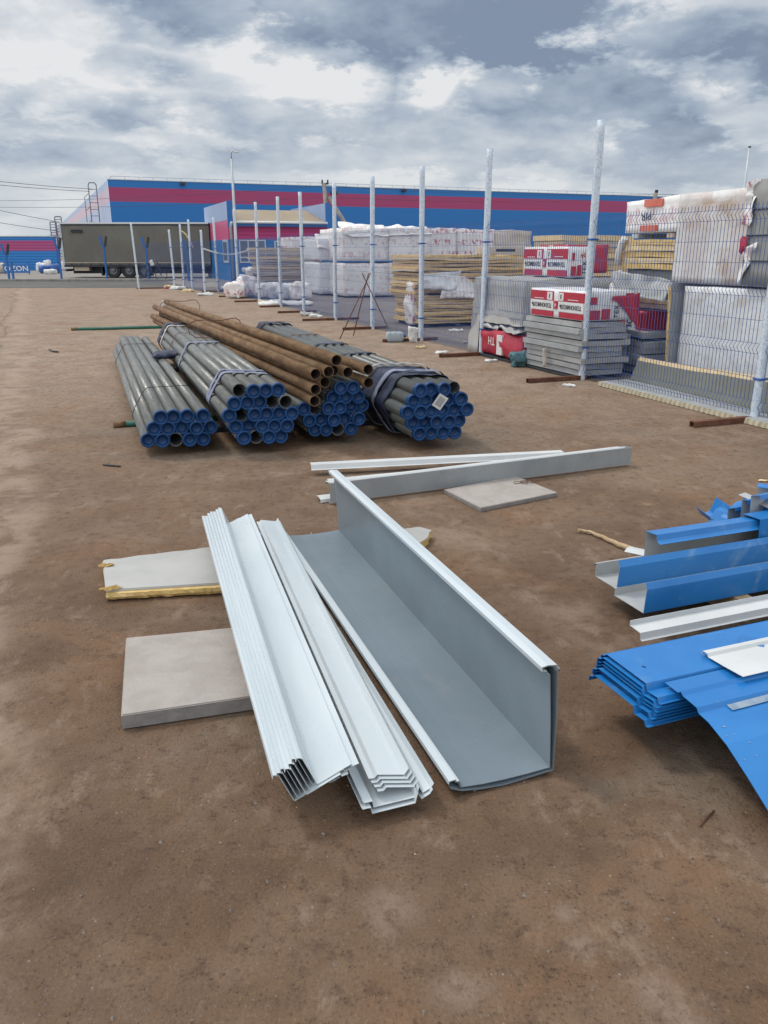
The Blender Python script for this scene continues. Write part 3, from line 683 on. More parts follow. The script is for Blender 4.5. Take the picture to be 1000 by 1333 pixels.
for k in range(41):
    p = a.lerp(b, k / 40); nv = noise.noise_vector(p * 38) * .009
    q = [p + nrm * (-.02) , p + nrm * (.010 + nv.x), p + nrm * (.014 + nv.y) - Vector((0, 0, .018)), p + nrm * (.004 + nv.z) - Vector((0, 0, .034)), p - nrm * .03 - Vector((0, 0, .036))]
    rows.append([bm.verts.new(v - c0) for v in q])
for k in range(40):
    for i in range(4): bm.faces.new((rows[k][i], rows[k][i + 1], rows[k + 1][i + 1], rows[k + 1][i]))
bm.faces.new(rows[0]); bm.faces.new(rows[-1][::-1])
link('foam_edge', bm, foam, parent=o, smooth=False)
cs = [G(x, y, .044) - c0 for x, y in ((133, 732), (280, 715), (330, 712), (343, 756), (138, 770))]
bm = bmesh.new(); tv = [bm.verts.new(p) for p in cs]; bv = [bm.verts.new(p - Vector((0, 0, .04))) for p in cs]
bm.faces.new(tv); bm.faces.new(bv[::-1])
for i in range(5): bm.faces.new((tv[i], bv[i], bv[(i + 1) % 5], tv[(i + 1) % 5]))
link('foam_core', bm, foam, parent=o)
for k, (x, y, s_) in enumerate(((139, 736, .036), (145, 766, .042))):
    p = G(x, y, .0555) - c0; rnd = random.Random(k + 3); bm = bmesh.new(); c_ = bm.verts.new((0, 0, .007)); rg = []
    for j in range(17):
        a = j * 2 * math.pi / 17; r_ = s_ * (.65 + .55 * rnd.random()); rg.append(bm.verts.new((r_ * 1.25 * math.cos(a), r_ * .7 * math.sin(a), rnd.uniform(0, .007))))
    for j in range(17): bm.faces.new((c_, rg[j], rg[(j + 1) % 17]))
    bmesh.ops.solidify(bm, geom=bm.faces[:], thickness=.006); link('torn_foam', bm, foam, parent=o, loc=p, rz=.3)
slab('board_fragment', [(512, 690), (547, 685.5), (563, 690), (556, 700), (540, 709), (505, 712)], .05, .045, panel_skin, 'small broken panel fragment poking out right of the big grey channel', 'fragment', edge_mat=foam, jag=(0, 2, 3), nsub=6, jamp=.006)
o = slab('square_board', [(578, 637), (672, 619.5), (726, 641), (626, 661)], .03, .028, board_mat, 'square beige board under the long white Z profile', 'board', edge_mat=board_edge)
for k in range(3):
    p = G(678 + 3 * k, 629 - k, .034) - o.location
    pts = [p + Vector((.05 * math.cos(a) + .03 * k, .03 * math.sin(a), .006 + .004 * math.sin(3 * a + k))) for a in [j * math.pi / 6 for j in range(12)]]
    q = link('wire_scrap', tubem([v + o.location for v in pts], .0022, 4, closed=True), rusty_bar); tag(q, 'tangle of rusty wire lying on the square beige board', 'wire', 'loops of one rusty wire tangle')

# ------------------------------------------------------------------ silver and white sheet profiles
def profile(name, near, far, pts, label, group, mats, L=None, th=.0016, cat='profile', **k):
    h, ln = heading(near, far)
    o = link(name, sheetm(pts, th, L or ln, **k), mats, loc=near, rz=h)
    return tag(o, label, cat, group)
na, fa = G(407, 1023, .122), G(296, 682, .122)
h, ln = heading(na, fa)
secL = [(-.046, .090), (-.044, .1015), (-.033, .1005), (-.031, .097), (-.028, .098), (.012, .006), (.017, .003), (.116, .050), (.120, .043), (.140, .048)]
rnd = random.Random(9)
for k in range(7):
    pos = ['topmost', 'second from top', 'third from top', 'fourth from top', 'fifth from top', 'sixth from top', 'lowest'][k]
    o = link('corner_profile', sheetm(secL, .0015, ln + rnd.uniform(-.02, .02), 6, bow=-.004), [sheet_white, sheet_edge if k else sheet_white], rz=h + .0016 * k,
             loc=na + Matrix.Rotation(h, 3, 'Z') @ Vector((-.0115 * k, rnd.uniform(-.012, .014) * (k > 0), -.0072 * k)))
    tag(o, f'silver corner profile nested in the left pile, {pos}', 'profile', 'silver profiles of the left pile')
nm, fm = G(480, 1014, .105), G(333, 680, .105); hm, lm = heading(nm, fm)
secM = [(0, 0), (.018, -.001), (.027, .009), (.112, -.008), (.120, .003), (.126, .012)]
for k in range(4):
    o = link('flat_profile', sheetm(secM, .0015, lm + rnd.uniform(-.02, .02), 6), sheet_white, rz=hm + rnd.uniform(-.003, .003),
             loc=nm + Matrix.Rotation(hm, 3, 'Z') @ Vector((.006 * k, -.012 * k, -.0075 * k)))
    tag(o, f"silver flat profile in the middle pile, {['topmost', 'second from top', 'third from top', 'lowest'][k]}", 'profile', 'silver profiles of the middle pile')
nw, fw = G(565, 1021, .085), G(358, 684, .085); hw, lw = heading(nw, fw)
secW = [(-.016, .006), (-.014, 0), (.012, 0), (.016, -.022), (.150, -.018), (.158, .016), (.170, -.008), (.196, .004), (.205, .018)]
for k in range(2):
    o = link('wide_profile', sheetm(secW, .0015, lw, 6), [sheet_white, sheet_edge], rz=hw, loc=nw + Matrix.Rotation(hw, 3, 'Z') @ Vector((-.205 - .008 * k, -.012 * k, -.014 - .011 * k)))
    tag(o, ['wide silver profile with bright right lip under the middle pile', 'wide silver profile lowest under the middle pile'][k], 'profile', 'silver profiles of the middle pile')
nc, fc = G(716, 999, .03), G(441, 686, .05); hc, lc = heading(nc, fc)
def secC(o, sag): return [(-.353, .020), (-.350, .030), (-.332, .032), (-.330, .024), (-.316, .024), (-.312, .002), (-.24, -sag * .75), (-.16, -sag), (-.08, -sag * .7), (0, 0), (-.011, .18), (-.024, .338), (-.034, .342), (-.036, .352), (-.050, .352), (-.052, .366), (-.034, .370), (-.004, .366), (.000, .346)]
o = link('long_channel', sheetm(secC(0, .006), .002, lc, 8), [sheet_grey, sheet_white], rz=hc, loc=nc)
tag(o, 'large grey angle trough with tall right wall, inner of the two nested', 'channel', 'two nested grey troughs')
link('rim_trim', sheetm([(-.036, .3535), (-.052, .3545), (-.054, .3685), (-.034, .3725), (-.002, .3685)], .0016, lc + .002, 4), sheet_white, parent=o)
link('edge_trim', sheetm([(-.354, .0225), (-.352, .0325), (-.330, .0345), (-.328, .0265), (-.318, .0265)], .0016, lc + .002, 4), sheet_white, parent=o)
o = link('long_channel', sheetm([(-.346, .006), (-.336, .002), (-.31, -.010), (-.24, -.021), (-.16, -.026), (-.08, -.020), (.012, -.012), (.010, .18), (.001, .350), (.008, .354), (.010, .344)], .002, lc, 8), [sheet_grey, sheet_grey], rz=hc + .001, loc=nc + Vector((0, -.004, .002)))
tag(o, 'large grey angle trough with tall right wall, outer of the two nested', 'channel', 'two nested grey troughs')
# white profiles beyond
profile('z_profile', G(430, 655, .015), G(821, 601, .035), [(-.085, .112), (-.083, .128), (-.012, .134), (-.004, .142), (0, .13), (0, 0), (-.03, 0)], 'long Z profile with white top and shaded grey face, longest of the white ones', 'white profiles behind the big grey channel', [prof_grey, prof_grey], th=.002)  # web shade painted as grey on a white profile; flange below stays white
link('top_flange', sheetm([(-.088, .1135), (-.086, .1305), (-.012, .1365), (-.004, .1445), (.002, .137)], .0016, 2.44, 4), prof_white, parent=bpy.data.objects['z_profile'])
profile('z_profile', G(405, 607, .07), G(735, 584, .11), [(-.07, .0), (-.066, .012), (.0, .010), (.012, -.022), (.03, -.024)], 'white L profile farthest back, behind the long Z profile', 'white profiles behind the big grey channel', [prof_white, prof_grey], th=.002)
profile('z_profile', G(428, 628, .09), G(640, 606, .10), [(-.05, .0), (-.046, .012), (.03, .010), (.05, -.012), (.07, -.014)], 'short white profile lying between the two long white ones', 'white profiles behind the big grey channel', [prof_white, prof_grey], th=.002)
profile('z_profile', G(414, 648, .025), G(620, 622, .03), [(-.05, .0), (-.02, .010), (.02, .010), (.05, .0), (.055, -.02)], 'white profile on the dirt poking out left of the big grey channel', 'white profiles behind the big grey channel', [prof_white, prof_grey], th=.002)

# ------------------------------------------------------------------ blue offcuts on the right
GB = 'blue profiles piled on the right'
def blue(name, p, pts, L, label, mats, rz=None, cat='profile', group=GB, **k):
    return tag(link(name, sheetm(pts, k.pop('th', .0018), L, k.pop('nseg', 6), **k), mats, loc=p, rz=(A1 - R(90)) if rz is None else rz), label, cat, group)
U3 = [(-.014, .022), (-.012, .032), (0, .034), (0, .0), (.205, 0), (.211, .112), (.200, .138), (.191, .135)]
blue('gutter_channel', G(800, 775, .10), U3, 2.3, 'blue U channel with pale open end, nearest of the three', [blue_in, blue_sheet])
blue('gutter_channel', G(775, 750, .125), [(-.016, .050), (-.013, .062), (0, .064), (0, .0), (.165, 0), (.172, .108), (.158, .136), (.15, .133)], 2.3, 'blue U channel with pale open end, middle of the three', [blue_in, blue_sheet])
pB1 = G(838, 732, .165)
blue('gutter_channel', pB1, [(.09, 0), (0, 0), (-.004, .158), (.07, .164), (.077, .138), (.098, .124)], 2.0, 'blue C channel lying on its side with dark inside, farthest of the three', [blue_sheet, blue_in])
blue('gutter_channel', pB1 + E1 * .60 + Vector((0, 0, .006)), [(-.01, .13), (-.008, .168), (.102, .172), (.108, .03)], 1.2, 'blue angle capping the right end of the C channel', [blue_sheet, blue_in])
blue('white_offcut', G(820, 814, .12), [(0, .022), (0, 0), (.068, -.004), (.074, -.032), (.086, -.034)], 2.0, 'narrow white Z profile below the nearest blue channel', [prof_white, prof_white])
p5 = G(790, 852, .25)
sec5 = [(-.034, -.036), (-.030, -.016), (-.012, -.010), (0, 0), (.212, 0), (.222, -.024), (.272, -.020), (.280, -.036), (.292, -.034)]
rnd = random.Random(12)
for k in range(7):
    o = blue('blue_strip', p5 + E1 * (-.006 * k + rnd.uniform(-.008, .008)) - E2 * (rnd.uniform(-.003, .003)) + Vector((0, 0, -.0125 * k)), sec5, 1.7 + rnd.uniform(-.1, .1),
         f"flat blue strip in the front pile of strips, {['topmost', 'second from top', 'third from top', 'fourth from top', 'fifth from top', 'sixth from top', 'lowest'][k]}", [blue_sheet, blue_sheet], group='flat blue strips in the front pile')
sec6 = [(-.075, .002), (-.012, .0), (0, .010), (.012, .000), (.075, -.006), (.086, -.020), (.13, -.026), (.21, -.055), (.30, -.105), (.39, -.160), (.50, -.216)]
p6 = G(886, 904, .244)
o = blue('bent_panel', p6, sec6, 1.6, 'wide bent blue panel sloping to the ground in front of the strips', [blue_sheet, blue_sheet], cat='panel', th=.0022)
link('torn_film', sheetm([(.086, -.0155), (.092, -.0175), (.106, -.0185), (.112, -.020)], .001, 1.3, 8), scratch, parent=o, loc=(.0, .11, .0015), rz=.012)
rnd = random.Random(31)
bm = bmesh.new()
for i in range(16):
    s_ = rnd.random() ** 1.6; x_ = .15 + .33 * rnd.random()
    zz = -.03 - (x_ - .15) * .53 + .0
    j = max(i_ for i_ in range(len(sec6)) if sec6[i_][0] <= x_); f_ = (x_ - sec6[j][0]) / (sec6[min(j + 1, len(sec6) - 1)][0] - sec6[j][0] + 1e-6)
    zz = sec6[j][1] + (sec6[min(j + 1, len(sec6) - 1)][1] - sec6[j][1]) * f_
    y_ = .02 + s_ * .7; r_ = rnd.uniform(.001, .0035); a_ = rnd.uniform(0, 3)
    vs = [bm.verts.new((x_ + r_ * math.cos(a_ + q) * (1 if q_ % 2 else .5), y_ + r_ * 1.8 * math.sin(a_ + q), zz + .0035 - (r_ * math.cos(a_ + q) * (1 if q_ % 2 else .5)) * .5)) for q_, q in enumerate((0, 1.2, 2.1, 3.3, 4.2, 5.3))]
    bm.faces.new(vs)
link('paint_scuffs', bm, scratch, parent=o)['kind'] = 'stuff'
blue('white_offcut', G(918, 850, .268), [(-.014, -.010), (-.010, .002), (.010, .003), (.016, -.008), (.085, -.006), (.175, -.001)], 1.2, 'flat white strip lying on top of the blue strips', [prof_white, prof_white])
q = blue('blue_plate', G(966, 827, .256), [(0, 0), (.075, .006)], .08, 'small square blue plate on the far edge of the strips', [blue_sheet, blue_sheet], rz=A1 - R(140), cat='plate')
# small dark clips on the strips
for (x, y, dx_, lab) in ((905, 895, .05, 'long dark slot-like staple on the blue ledge, left one'), (921, 893, .05, 'long dark slot-like staple on the blue ledge, right one'), (836, 867, .012, 'tiny dark chip of metal on the topmost blue strip')):
    p = G(x, y, .252 if x < 850 else .236); d = -E2
    tag(link('metal_chip', tubem([p, p + d * dx_ + E1 * .006], .0022, 5), truck_dark), lab, 'chip', 'dark metal bits on the blue strips')
# timber bearers carrying the blue pile
for i, (s_, e_, y_, zt, lab) in enumerate(((.55, .0, 0, .095, 'timber bearer across under the blue channels, near the open ends'), (1.5, .0, 0, .095, 'timber bearer across under the blue channels, farther right'))):
    p = G(800, 775, .1); p.z = 0; p = p + E1 * s_ + E2 * .35
    tag(link('timber_bearer', boxm(-.04, .04, -.65, .05, .001, zt, .004), wood, loc=p, rz=A1), lab, 'timber', 'timber bearers under the blue pile')
for i, s_ in enumerate((.35, 1.1)):
    p = p5.copy(); p.z = 0; p = p + E1 * s_
    tag(link('timber_bearer', boxm(-.04, .04, -.26, -.02, .001, .160, .004), truck_dark, loc=p, rz=A1), ['dark timber block under the pile of flat blue strips, left', 'dark timber block under the pile of flat blue strips, right'][i], 'timber', 'timber bearers under the blue pile')
# short cuttings heaped at the back
def cut(pa, pb, z, sec, label, mats, th=.0018):
    a = G(pa[0], pa[1], z); b = G(pb[0], pb[1], z); h, l = heading(a, b)
    tag(link('blue_cutting', sheetm(sec, th, l, 3), mats, loc=a, rz=h), label, 'offcut', 'short blue cuttings heaped behind the channels')
L_ = [(-.07, .075), (-.06, .08), (-.055, .0), (.0, .0), (.035, .07)]
cut((978, 703), (924, 665), .12, [(-.09, .03), (-.05, -.02), (.0, .0), (.03, .085)], 'blue V cutting with upright flange pointing left in the heap', [blue_sheet, blue_sheet])
cut((985, 700), (908, 690), .15, [(-.05, .01), (.0, .014), (.03, .0), (.035, -.02)], 'flat blue cutting lowest at the left of the heap', [blue_sheet, blue_in])
cut((1040, 712), (946, 678), .17, [(-.05, .03), (-.03, .045), (.0, .04), (.05, .0)], 'rounded blue cutting lying in front of the grey-backed angles', [blue_sheet, blue_sheet])
def angle(x, y, z, sec, L, dr, label):
    tag(link('blue_cutting', sheetm(sec, .0018, L, 3), [blue_sheet, blue_in], loc=G(x, y, z), rz=A1 - R(90) + dr), label, 'offcut', 'short blue cuttings heaped behind the channels')
angle(946, 694, .16, [(.07, -.01), (0, 0), (-.012, .135), (.030, .150), (.036, .135)], .55, .10, 'grey-backed angle with blue lip, left of three standing in the heap')
angle(962, 690, .20, [(.10, -.03), (0, 0), (-.006, .165), (.035, .175), (.040, .155)], .6, -.06, 'grey-backed angle with blue lip, middle of three standing in the heap')
angle(974, 688, .23, [(.14, -.05), (0, 0), (-.010, .175), (.040, .190), (.048, .170)], .6, .12, 'grey-backed angle with blue lip, right of three standing in the heap')
cut((1075, 690), (978, 668), .27, [(-.07, .03), (-.03, .05), (.02, .04), (.07, .0)], 'blue cutting on top at the right edge of the heap', [blue_sheet, blue_sheet])
cut((1090, 664), (984, 646), .30, [(-.02, .06), (.03, .07), (.035, .0)], 'blue angle cutting farthest back in the heap', [blue_sheet, blue_in])
cut((970, 706), (932, 686), .13, [(-.05, .03), (-.045, .045), (.0, .04), (.01, .0), (.05, .0)], 'small blue channel cutting low at the left of the heap', [blue_sheet, blue_in])
cut((1000, 700), (930, 674), .15, [(-.03, .0), (.0, .05), (.035, .06)], 'narrow blue lip cutting behind the V cutting in the heap', [blue_sheet, blue_in])
cut((1010, 690), (962, 662), .24, [(-.06, .0), (-.02, .04), (.04, .05), (.045, .03)], 'twisted blue cutting between the standing angles in the heap', [blue_sheet, blue_sheet])
cut((1045, 690), (968, 655), .30, [(-.04, .05), (.0, .06), (.0, .0), (.05, -.01)], 'blue cutting leaning over the standing angles in the heap', [blue_in, blue_sheet])
cut((855, 722), (818, 714), .06, [(-.06, .0), (-.02, .010), (.02, .006), (.03, -.01)], 'white metal scrap between the stick and the blue channels', [prof_white, prof_white])
# stick, nail, scraps
def stick(pts, r0, m, name, label, cat, z=.012, n=7):
    P_ = [G(x, y, z) for x, y in pts]
    tag(link(name, tubem(P_, r0, n, rs=[r0 * (1 - .4 * i / len(P_)) * (.75 + .5 * ((i * 7919) % 10) / 10) for i in range(len(P_))][::-1]), m), label, cat)
stick([(753, 690.5), (757, 690.2), (761, 691.5), (769, 692.5), (777, 696.5), (785, 699), (793, 703.5), (800, 706), (806, 709.5), (814, 712), (824, 716), (835, 719)], .016, wood, 'wood_stick', 'raw splintered wood stick pointing at the blue channels', 'stick', .016)
stick([(911, 1076), (919, 1066), (930, 1055)], .0032, rusty_bar, 'rusty_nail', 'thin rusty nail on the dirt below the bent blue panel', 'nail', .004, 5)
stick([(134, 605), (146, 606), (157, 607)], .008, truck_dark, 'dark_splinter', 'small dark splinter on the dirt left of the pipe ends', 'splinter', .008, 5)
stick([(64, 455), (70, 457.5), (76, 458)], .016, truck_dark, 'dark_splinter', 'dark curved scrap on the dirt left of the pipe bundles', 'scrap', .014, 5)
p = G(768, 694, .006); tag(link('litter_scrap', lump(.03, .02, .01, (4, 4, 2), .006, 40, .5, 8, 'c'), litter_white, loc=p), 'tiny white scrap beside the wood stick tip', 'litter')
p = G(994, 626, .006); tag(link('litter_scrap', lump(.07, .03, .008, (5, 4, 2), .006, 30, .5, 9, 'c'), foam_pale, loc=p), 'small pale wood chip on the dirt above the blue heap', 'litter')
# ------------------------------------------------------------------ fence
def solve_line(pxx):
    """point of the fence line seen in photo column pxx"""
    p = Vector((FA.x, FA.y, 0)); return p + FD * along(p, FD, pxx)
posts = [(solve_line(x), 3.12) for x in (982, 757, 627, 548, 485, 437, 396, 366, 338, 311, 284)]
tops = [3.1, 3.1, 3.08, 3.05, 3.08, 3.14, 3.12, 3.15, 3.15, 3.1, 2.96]
far_posts = [(G(267, 381), 2.45), (G(251, 378), 2.92), (G(240, 376), 2.77), (G(228, 376), 2.55)]
allp = [(posts[i][0], tops[i]) for i in range(11)] + far_posts
FEN = math.atan2(-FD.x, FD.y)
def post(p, h, label, lean=(0, 0), w_=.043, foot=(-.65, .25), nclamp=(.42, 1.75), rz=FEN):
    o = empty('fence_post', p, 0, label, 'post', 'tall white wrapped fence posts')
    bm = bmesh.new(); N = 26; M_ = 12; rows = []
    for j in range(N + 1):
        z = h * j / N; r_ = []
        for k in range(M_):
            a = 2 * math.pi * k / M_
            q = Vector((math.cos(a), math.sin(a))); s_ = w_ / max(abs(q.x), abs(q.y)) ** .75
            nv = noise.noise(Vector((q.x * 2 + p.x, q.y * 2 + p.y, z * 7))) * .004
            q = q * (s_ + nv); c_, s2 = math.cos(rz), math.sin(rz)
            r_.append(bm.verts.new((q.x * c_ - q.y * s2 + lean[0] * z, q.x * s2 + q.y * c_ + lean[1] * z, z)))
        rows.append(r_)
    for j in range(N):
        for k in range(M_): bm.faces.new((rows[j][k], rows[j][(k + 1) % M_], rows[j + 1][(k + 1) % M_], rows[j + 1][k])).smooth = True
    bm.faces.new(rows[-1])
    link('shaft', bm, wrap_post, parent=o)
    for z in nclamp:
        e_ = w_ + .006; c = Vector((lean[0] * z, lean[1] * z))
        q = link('clamp', boxm(-e_, e_, -e_, e_, z - .012, z + .012, .004), strap_blue, parent=o, loc=(c.x, c.y, 0), rz=rz)
        q2 = link('clamp_tongue', boxm(e_, e_ + .05, -.008, .008, z - .008, z + .008), strap_blue, parent=q)
    if foot:
        bm = bmesh.new(); s_ = .032
        for (a0, a1, b0, b1) in ((-s_, s_, .002, .008), (-s_, -s_ + .006, .008, .05), (s_ - .006, s_, .008, .05)):
            bm_box(bm, foot[0], foot[1], a0, a1, b0, b1)
        bm_box(bm, foot[0], foot[1], -s_, s_, .050, .056)
        link('foot', bm, rusty_bar, parent=o, rz=A1)
    return o
pos_names = ['first', 'second', 'third', 'fourth', 'fifth', 'sixth', 'seventh', 'eighth', 'ninth', 'tenth', 'eleventh', 'twelfth', 'thirteenth', 'fourteenth', 'fifteenth']
rnd = random.Random(21)
for i, (p, h) in enumerate(allp):
    lean = (rnd.uniform(-.006, .006), rnd.uniform(-.01, .01))
    if i == 14: lean = (-.03, 0)
    ft = (-.62 - .25 * rnd.random(), .06 if i in (0, 1, 7) else rnd.uniform(.3, .8)) if i < 11 else None
    post(p, h, f'white film-wrapped fence post, {pos_names[i]} from the right', lean, foot=ft, nclamp=(.42, 1.75) if i < 11 else (.42, .9, 1.8), rz=FEN)
post(G(181, 376), 2.85, 'white leaning post standing alone left of the fence', (-.035, 0), foot=(-.1, 2.1), nclamp=(1.1,))
for (x, y, l_, lab) in ((690, 508, .5, 'rusty flat bar on the dirt left of the second fence post'), (567, 474, .75, 'rusty flat bar on the dirt left of the third fence post'), (500, 451.5, .9, 'rusty flat bar on the dirt left of the fourth fence post')):
    pass
def panel_mesh(L):
    bm = bmesh.new()
    V = [(.03, 0), (.08, 0), (.13, -.035), (.18, 0), (.63, 0), (.68, -.035), (.73, 0), (1.17, 0), (1.22, -.035), (1.27, 0), (1.88, 0), (1.93, -.035), (1.98, 0), (2.03, 0)]
    n = int(L / .05); r = .0020
    for i in range(n + 1):
        x = (L - n * .05) / 2 + i * .05; pr = None
        for (z, y) in V:
            q = [bm.verts.new((x + a * r, y + b * r, z)) for a, b in ((-1, -1), (1, -1), (1, 1), (-1, 1))]
            if pr:
                for k in range(4): bm.faces.new((pr[k], pr[(k + 1) % 4], q[(k + 1) % 4], q[k]))
            pr = q
    for z in (.08, .18, .405, .63, .73, .95, 1.17, 1.27, 1.48, 1.68, 1.88, 1.98): bm_box(bm, 0, L, r * .9, r * 3, z - r, z + r)
    return bm
def panel(a, b, label, z=.02):
    d = b - a; L = d.length - .09; u = d.normalized()
    o = link('wire_fence', panel_mesh(L), wire_blue, loc=a + u * .045 + Vector((0, 0, z)), rz=math.atan2(d.y, d.x))
    return tag(o, label, 'fence panel', 'blue welded wire fence panels')
pr_ = solve_line(982) - FD * 2.55
panel(allp[0][0], pr_, 'blue wire fence panel at the right edge, beyond the first post')
for i in range(14):
    panel(allp[i + 1][0], allp[i][0], f'blue wire fence panel between the {pos_names[i]} and {pos_names[i + 1]} posts from the right')
panel(G(183, 370), G(226, 371), 'blue wire fence panel right of the white leaning post', .0)
o = link('hose_loop', tubem([allp[11][0] + Vector((0, 0, 1.75 - .0)) + (allp[10][0] + E1 * 1.6 + Vector((0, 0, -.0)) - allp[11][0]) * (k / 12) - Vector((0, 0, .5 * math.sin(k / 12 * math.pi) * .5)) for k in range(13)], .035, 6), prof_white)
tag(o, 'white hose sagging from the twelfth fence post from the right', 'hose')
o = link('cord', tubem([allp[13][0] + Vector((k * .09, 0, 2.5 - .02 * k * k)) for k in range(7)], .03, 5), foam_pale); tag(o, 'short yellow cord hanging off a far fence post', 'cord')
# rebar tripod and canister outside the fence
cross_ = G(477, 367, 0); base = G(470, 438, 0); 
zc = HT(base.y, 367); X0 = ray(477, 367); k = base.y / X0.y; cr_ = Vector((X0.x * k, base.y, zc))
o = empty('rebar_tripod', (base.x, base.y, 0), 0, 'tripod of three thin rusty rods standing by the fifth fence post from right', 'tripod')
for (x, y) in ((442.5, 441), (460, 437), (506, 428)):
    f = G(x, y, 0); tp = f + (cr_ - f) * 1.16
    link('rod', tubem([f - o.location, tp - o.location], .010, 6), rusty_bar, parent=o)
p = G(514, 445); o = empty('water_canister', p, .1, 'clear plastic canister lying on its side by the fence', 'canister')
link('body', lump(.34, .2, .19, (10, 8, 7), .006, 9, .45, 3, 'c'), clear_plastic, parent=o, smooth=True)
bm = bmesh.new(); bm_tube(bm, [(.165, 0, .11), (.205, 0, .12)], .035, 12); link('cap', bm, strap_blue, parent=o)
for k in (-.1, 0, .1): link('rib', boxm(k - .006, k + .006, -.101, .101, .01, .196, .003), clear_plastic, parent=o)

# ------------------------------------------------------------------ material store behind the fence
def near_face(pxl, pxr, yb, z0=0.0):
    p = G(pxl, yb, z0); w_ = along(p, E1, pxr); return p, w_
def corner_face(pxL, pxC, pxR, yc, z0=0.0):
    p = G(pxC, yc, z0); return p, along(p, E1, pxR), along(p, E2, pxL)
def decal(o, face, a0, a1, z0, z1, d, m, name, pr=.012, wd=None):
    """thin printed area on the wrap: a measured from the face's left edge as seen"""
    if face == 'y': bm = boxm(a0, a1, -pr, .004, z0, z1, .002)
    else: bm = boxm(-pr, .004, d - a1, d - a0, z0, z1, .002)
    return link(name, bm, m, parent=o)
def label_text(o, face, s, size, a, z, d, m, rot=0, pr=.0145, sx=1.0, name='lettering'):
    if face == 'y': return text_mesh(o, s, size, (a, -pr, z), FY @ RZ(rot), m, name, sx=sx)
    return text_mesh(o, s, size, (-pr, d - a, z), FX @ RZ(rot), m, name, sx=sx)
def pack(name, p, w_, d, h, m, label, cat='pack', group=None, amp=.02, sc=2.2, n=(9, 9, 7), rnd=.05, seed=0, rz=A1):
    o = link(name, lump(w_, d, h, n, amp, sc, rnd, seed), m, loc=p, rz=rz, smooth=True)
    return tag(o, label, cat, group)
def layers(name, p, w_, d, z0, hs, mt, label, cat, group, jit=.05, rz=A1, seed=0, wob=.0):
    rnd = random.Random(seed); z = z0; N = len(hs)
    for i, hgt in enumerate(hs):
        jx, jy = rnd.uniform(-jit, jit), rnd.uniform(-jit, jit) * .7; dw = rnd.uniform(-jit, jit)
        bm = bmesh.new(); gap = min(.018, hgt * .14)
        nx = 8; cols = []
        for k in range(nx + 1):
            x_ = (w_ + dw) * k / nx; dz_ = wob * noise.noise(Vector((x_ * 1.1, i * 3.3, seed)))
            cols.append([bm.verts.new((x_ + jx, y_ + jy + rnd.uniform(-.004, .004), z_ + dz_)) for y_, z_ in ((0, z), (d, z), (d, z + hgt - gap), (0, z + hgt - gap))])
        for k in range(nx):
            for q in range(4): bm.faces.new((cols[k][q], cols[k][(q + 1) % 4], cols[k + 1][(q + 1) % 4], cols[k + 1][q]))
        bm.faces.new(cols[0]); bm.faces.new(cols[-1])
        mm = mt[i % len(mt)] if isinstance(mt, list) else mt
        o = link(name, bm, mm, loc=(p.x, p.y, 0), rz=rz + rnd.uniform(-.012, .012))
        place = 'topmost' if i == N - 1 else 'lowest' if i == 0 else ORD[i] + ' from the bottom'
        tag(o, f'{label}, {place}', cat, group); z += hgt
    return z
def drape(name, pts, m, label, cat='film', nu=14, nv=10, amp=.05, sc=4.0, seed=0, group=None, th=.004):
    """loose film over four anchor points (bilinear, wrinkled)"""
    A, B, C_, D_ = [Vector(q) for q in pts]; bm = bmesh.new(); g = []
    nrm = (B - A).cross(D_ - A).normalized()
    for i in range(nu + 1):
        r_ = []
        for j in range(nv + 1):
            u, v = i / nu, j / nv
            p = A.lerp(B, u).lerp(D_.lerp(C_, u), v); nv_ = noise.noise_vector(p * sc + Vector((seed * 5, 0, 0)))
            e_ = .6 if i in (0, nu) or j in (0, nv) else 1.0
            p = p + nrm * (abs(nv_.x) * amp * 1.6) * e_ + Vector((nv_.y, nv_.z, nv_.x)) * amp * .5
            p.z = max(p.z, .01); r_.append(bm.verts.new(p))
        g.append(r_)
    for i in range(nu):
        for j in range(nv): bm.faces.new((g[i][j], g[i + 1][j], g[i + 1][j + 1], g[i][j + 1]))
    bmesh.ops.recalc_face_normals(bm, faces=bm.faces); bmesh.ops.solidify(bm, geom=bm.faces[:], thickness=th)
    return tag(link(name, bm, m, smooth=True), label, cat, group)
def skid(p, w_, d, label, rz=A1, hh=.10):
    bm = bmesh.new()
    o = empty('wooden_skid', (p.x, p.y, 0), rz, label, 'skid', 'wooden skids under the stacks')
    for k in range(3):
        x_ = w_ * (.08 + .42 * k); link('bearer', boxm(x_ - .05, x_ + .05, .02, d - .02, .005, hh - .01, .004), truck_dark, parent=o)
E3 = E1
def worldpt(p, a, b, z): return Vector((p.x, p.y, 0)) + E1 * a + E2 * b + Vector((0, 0, z))

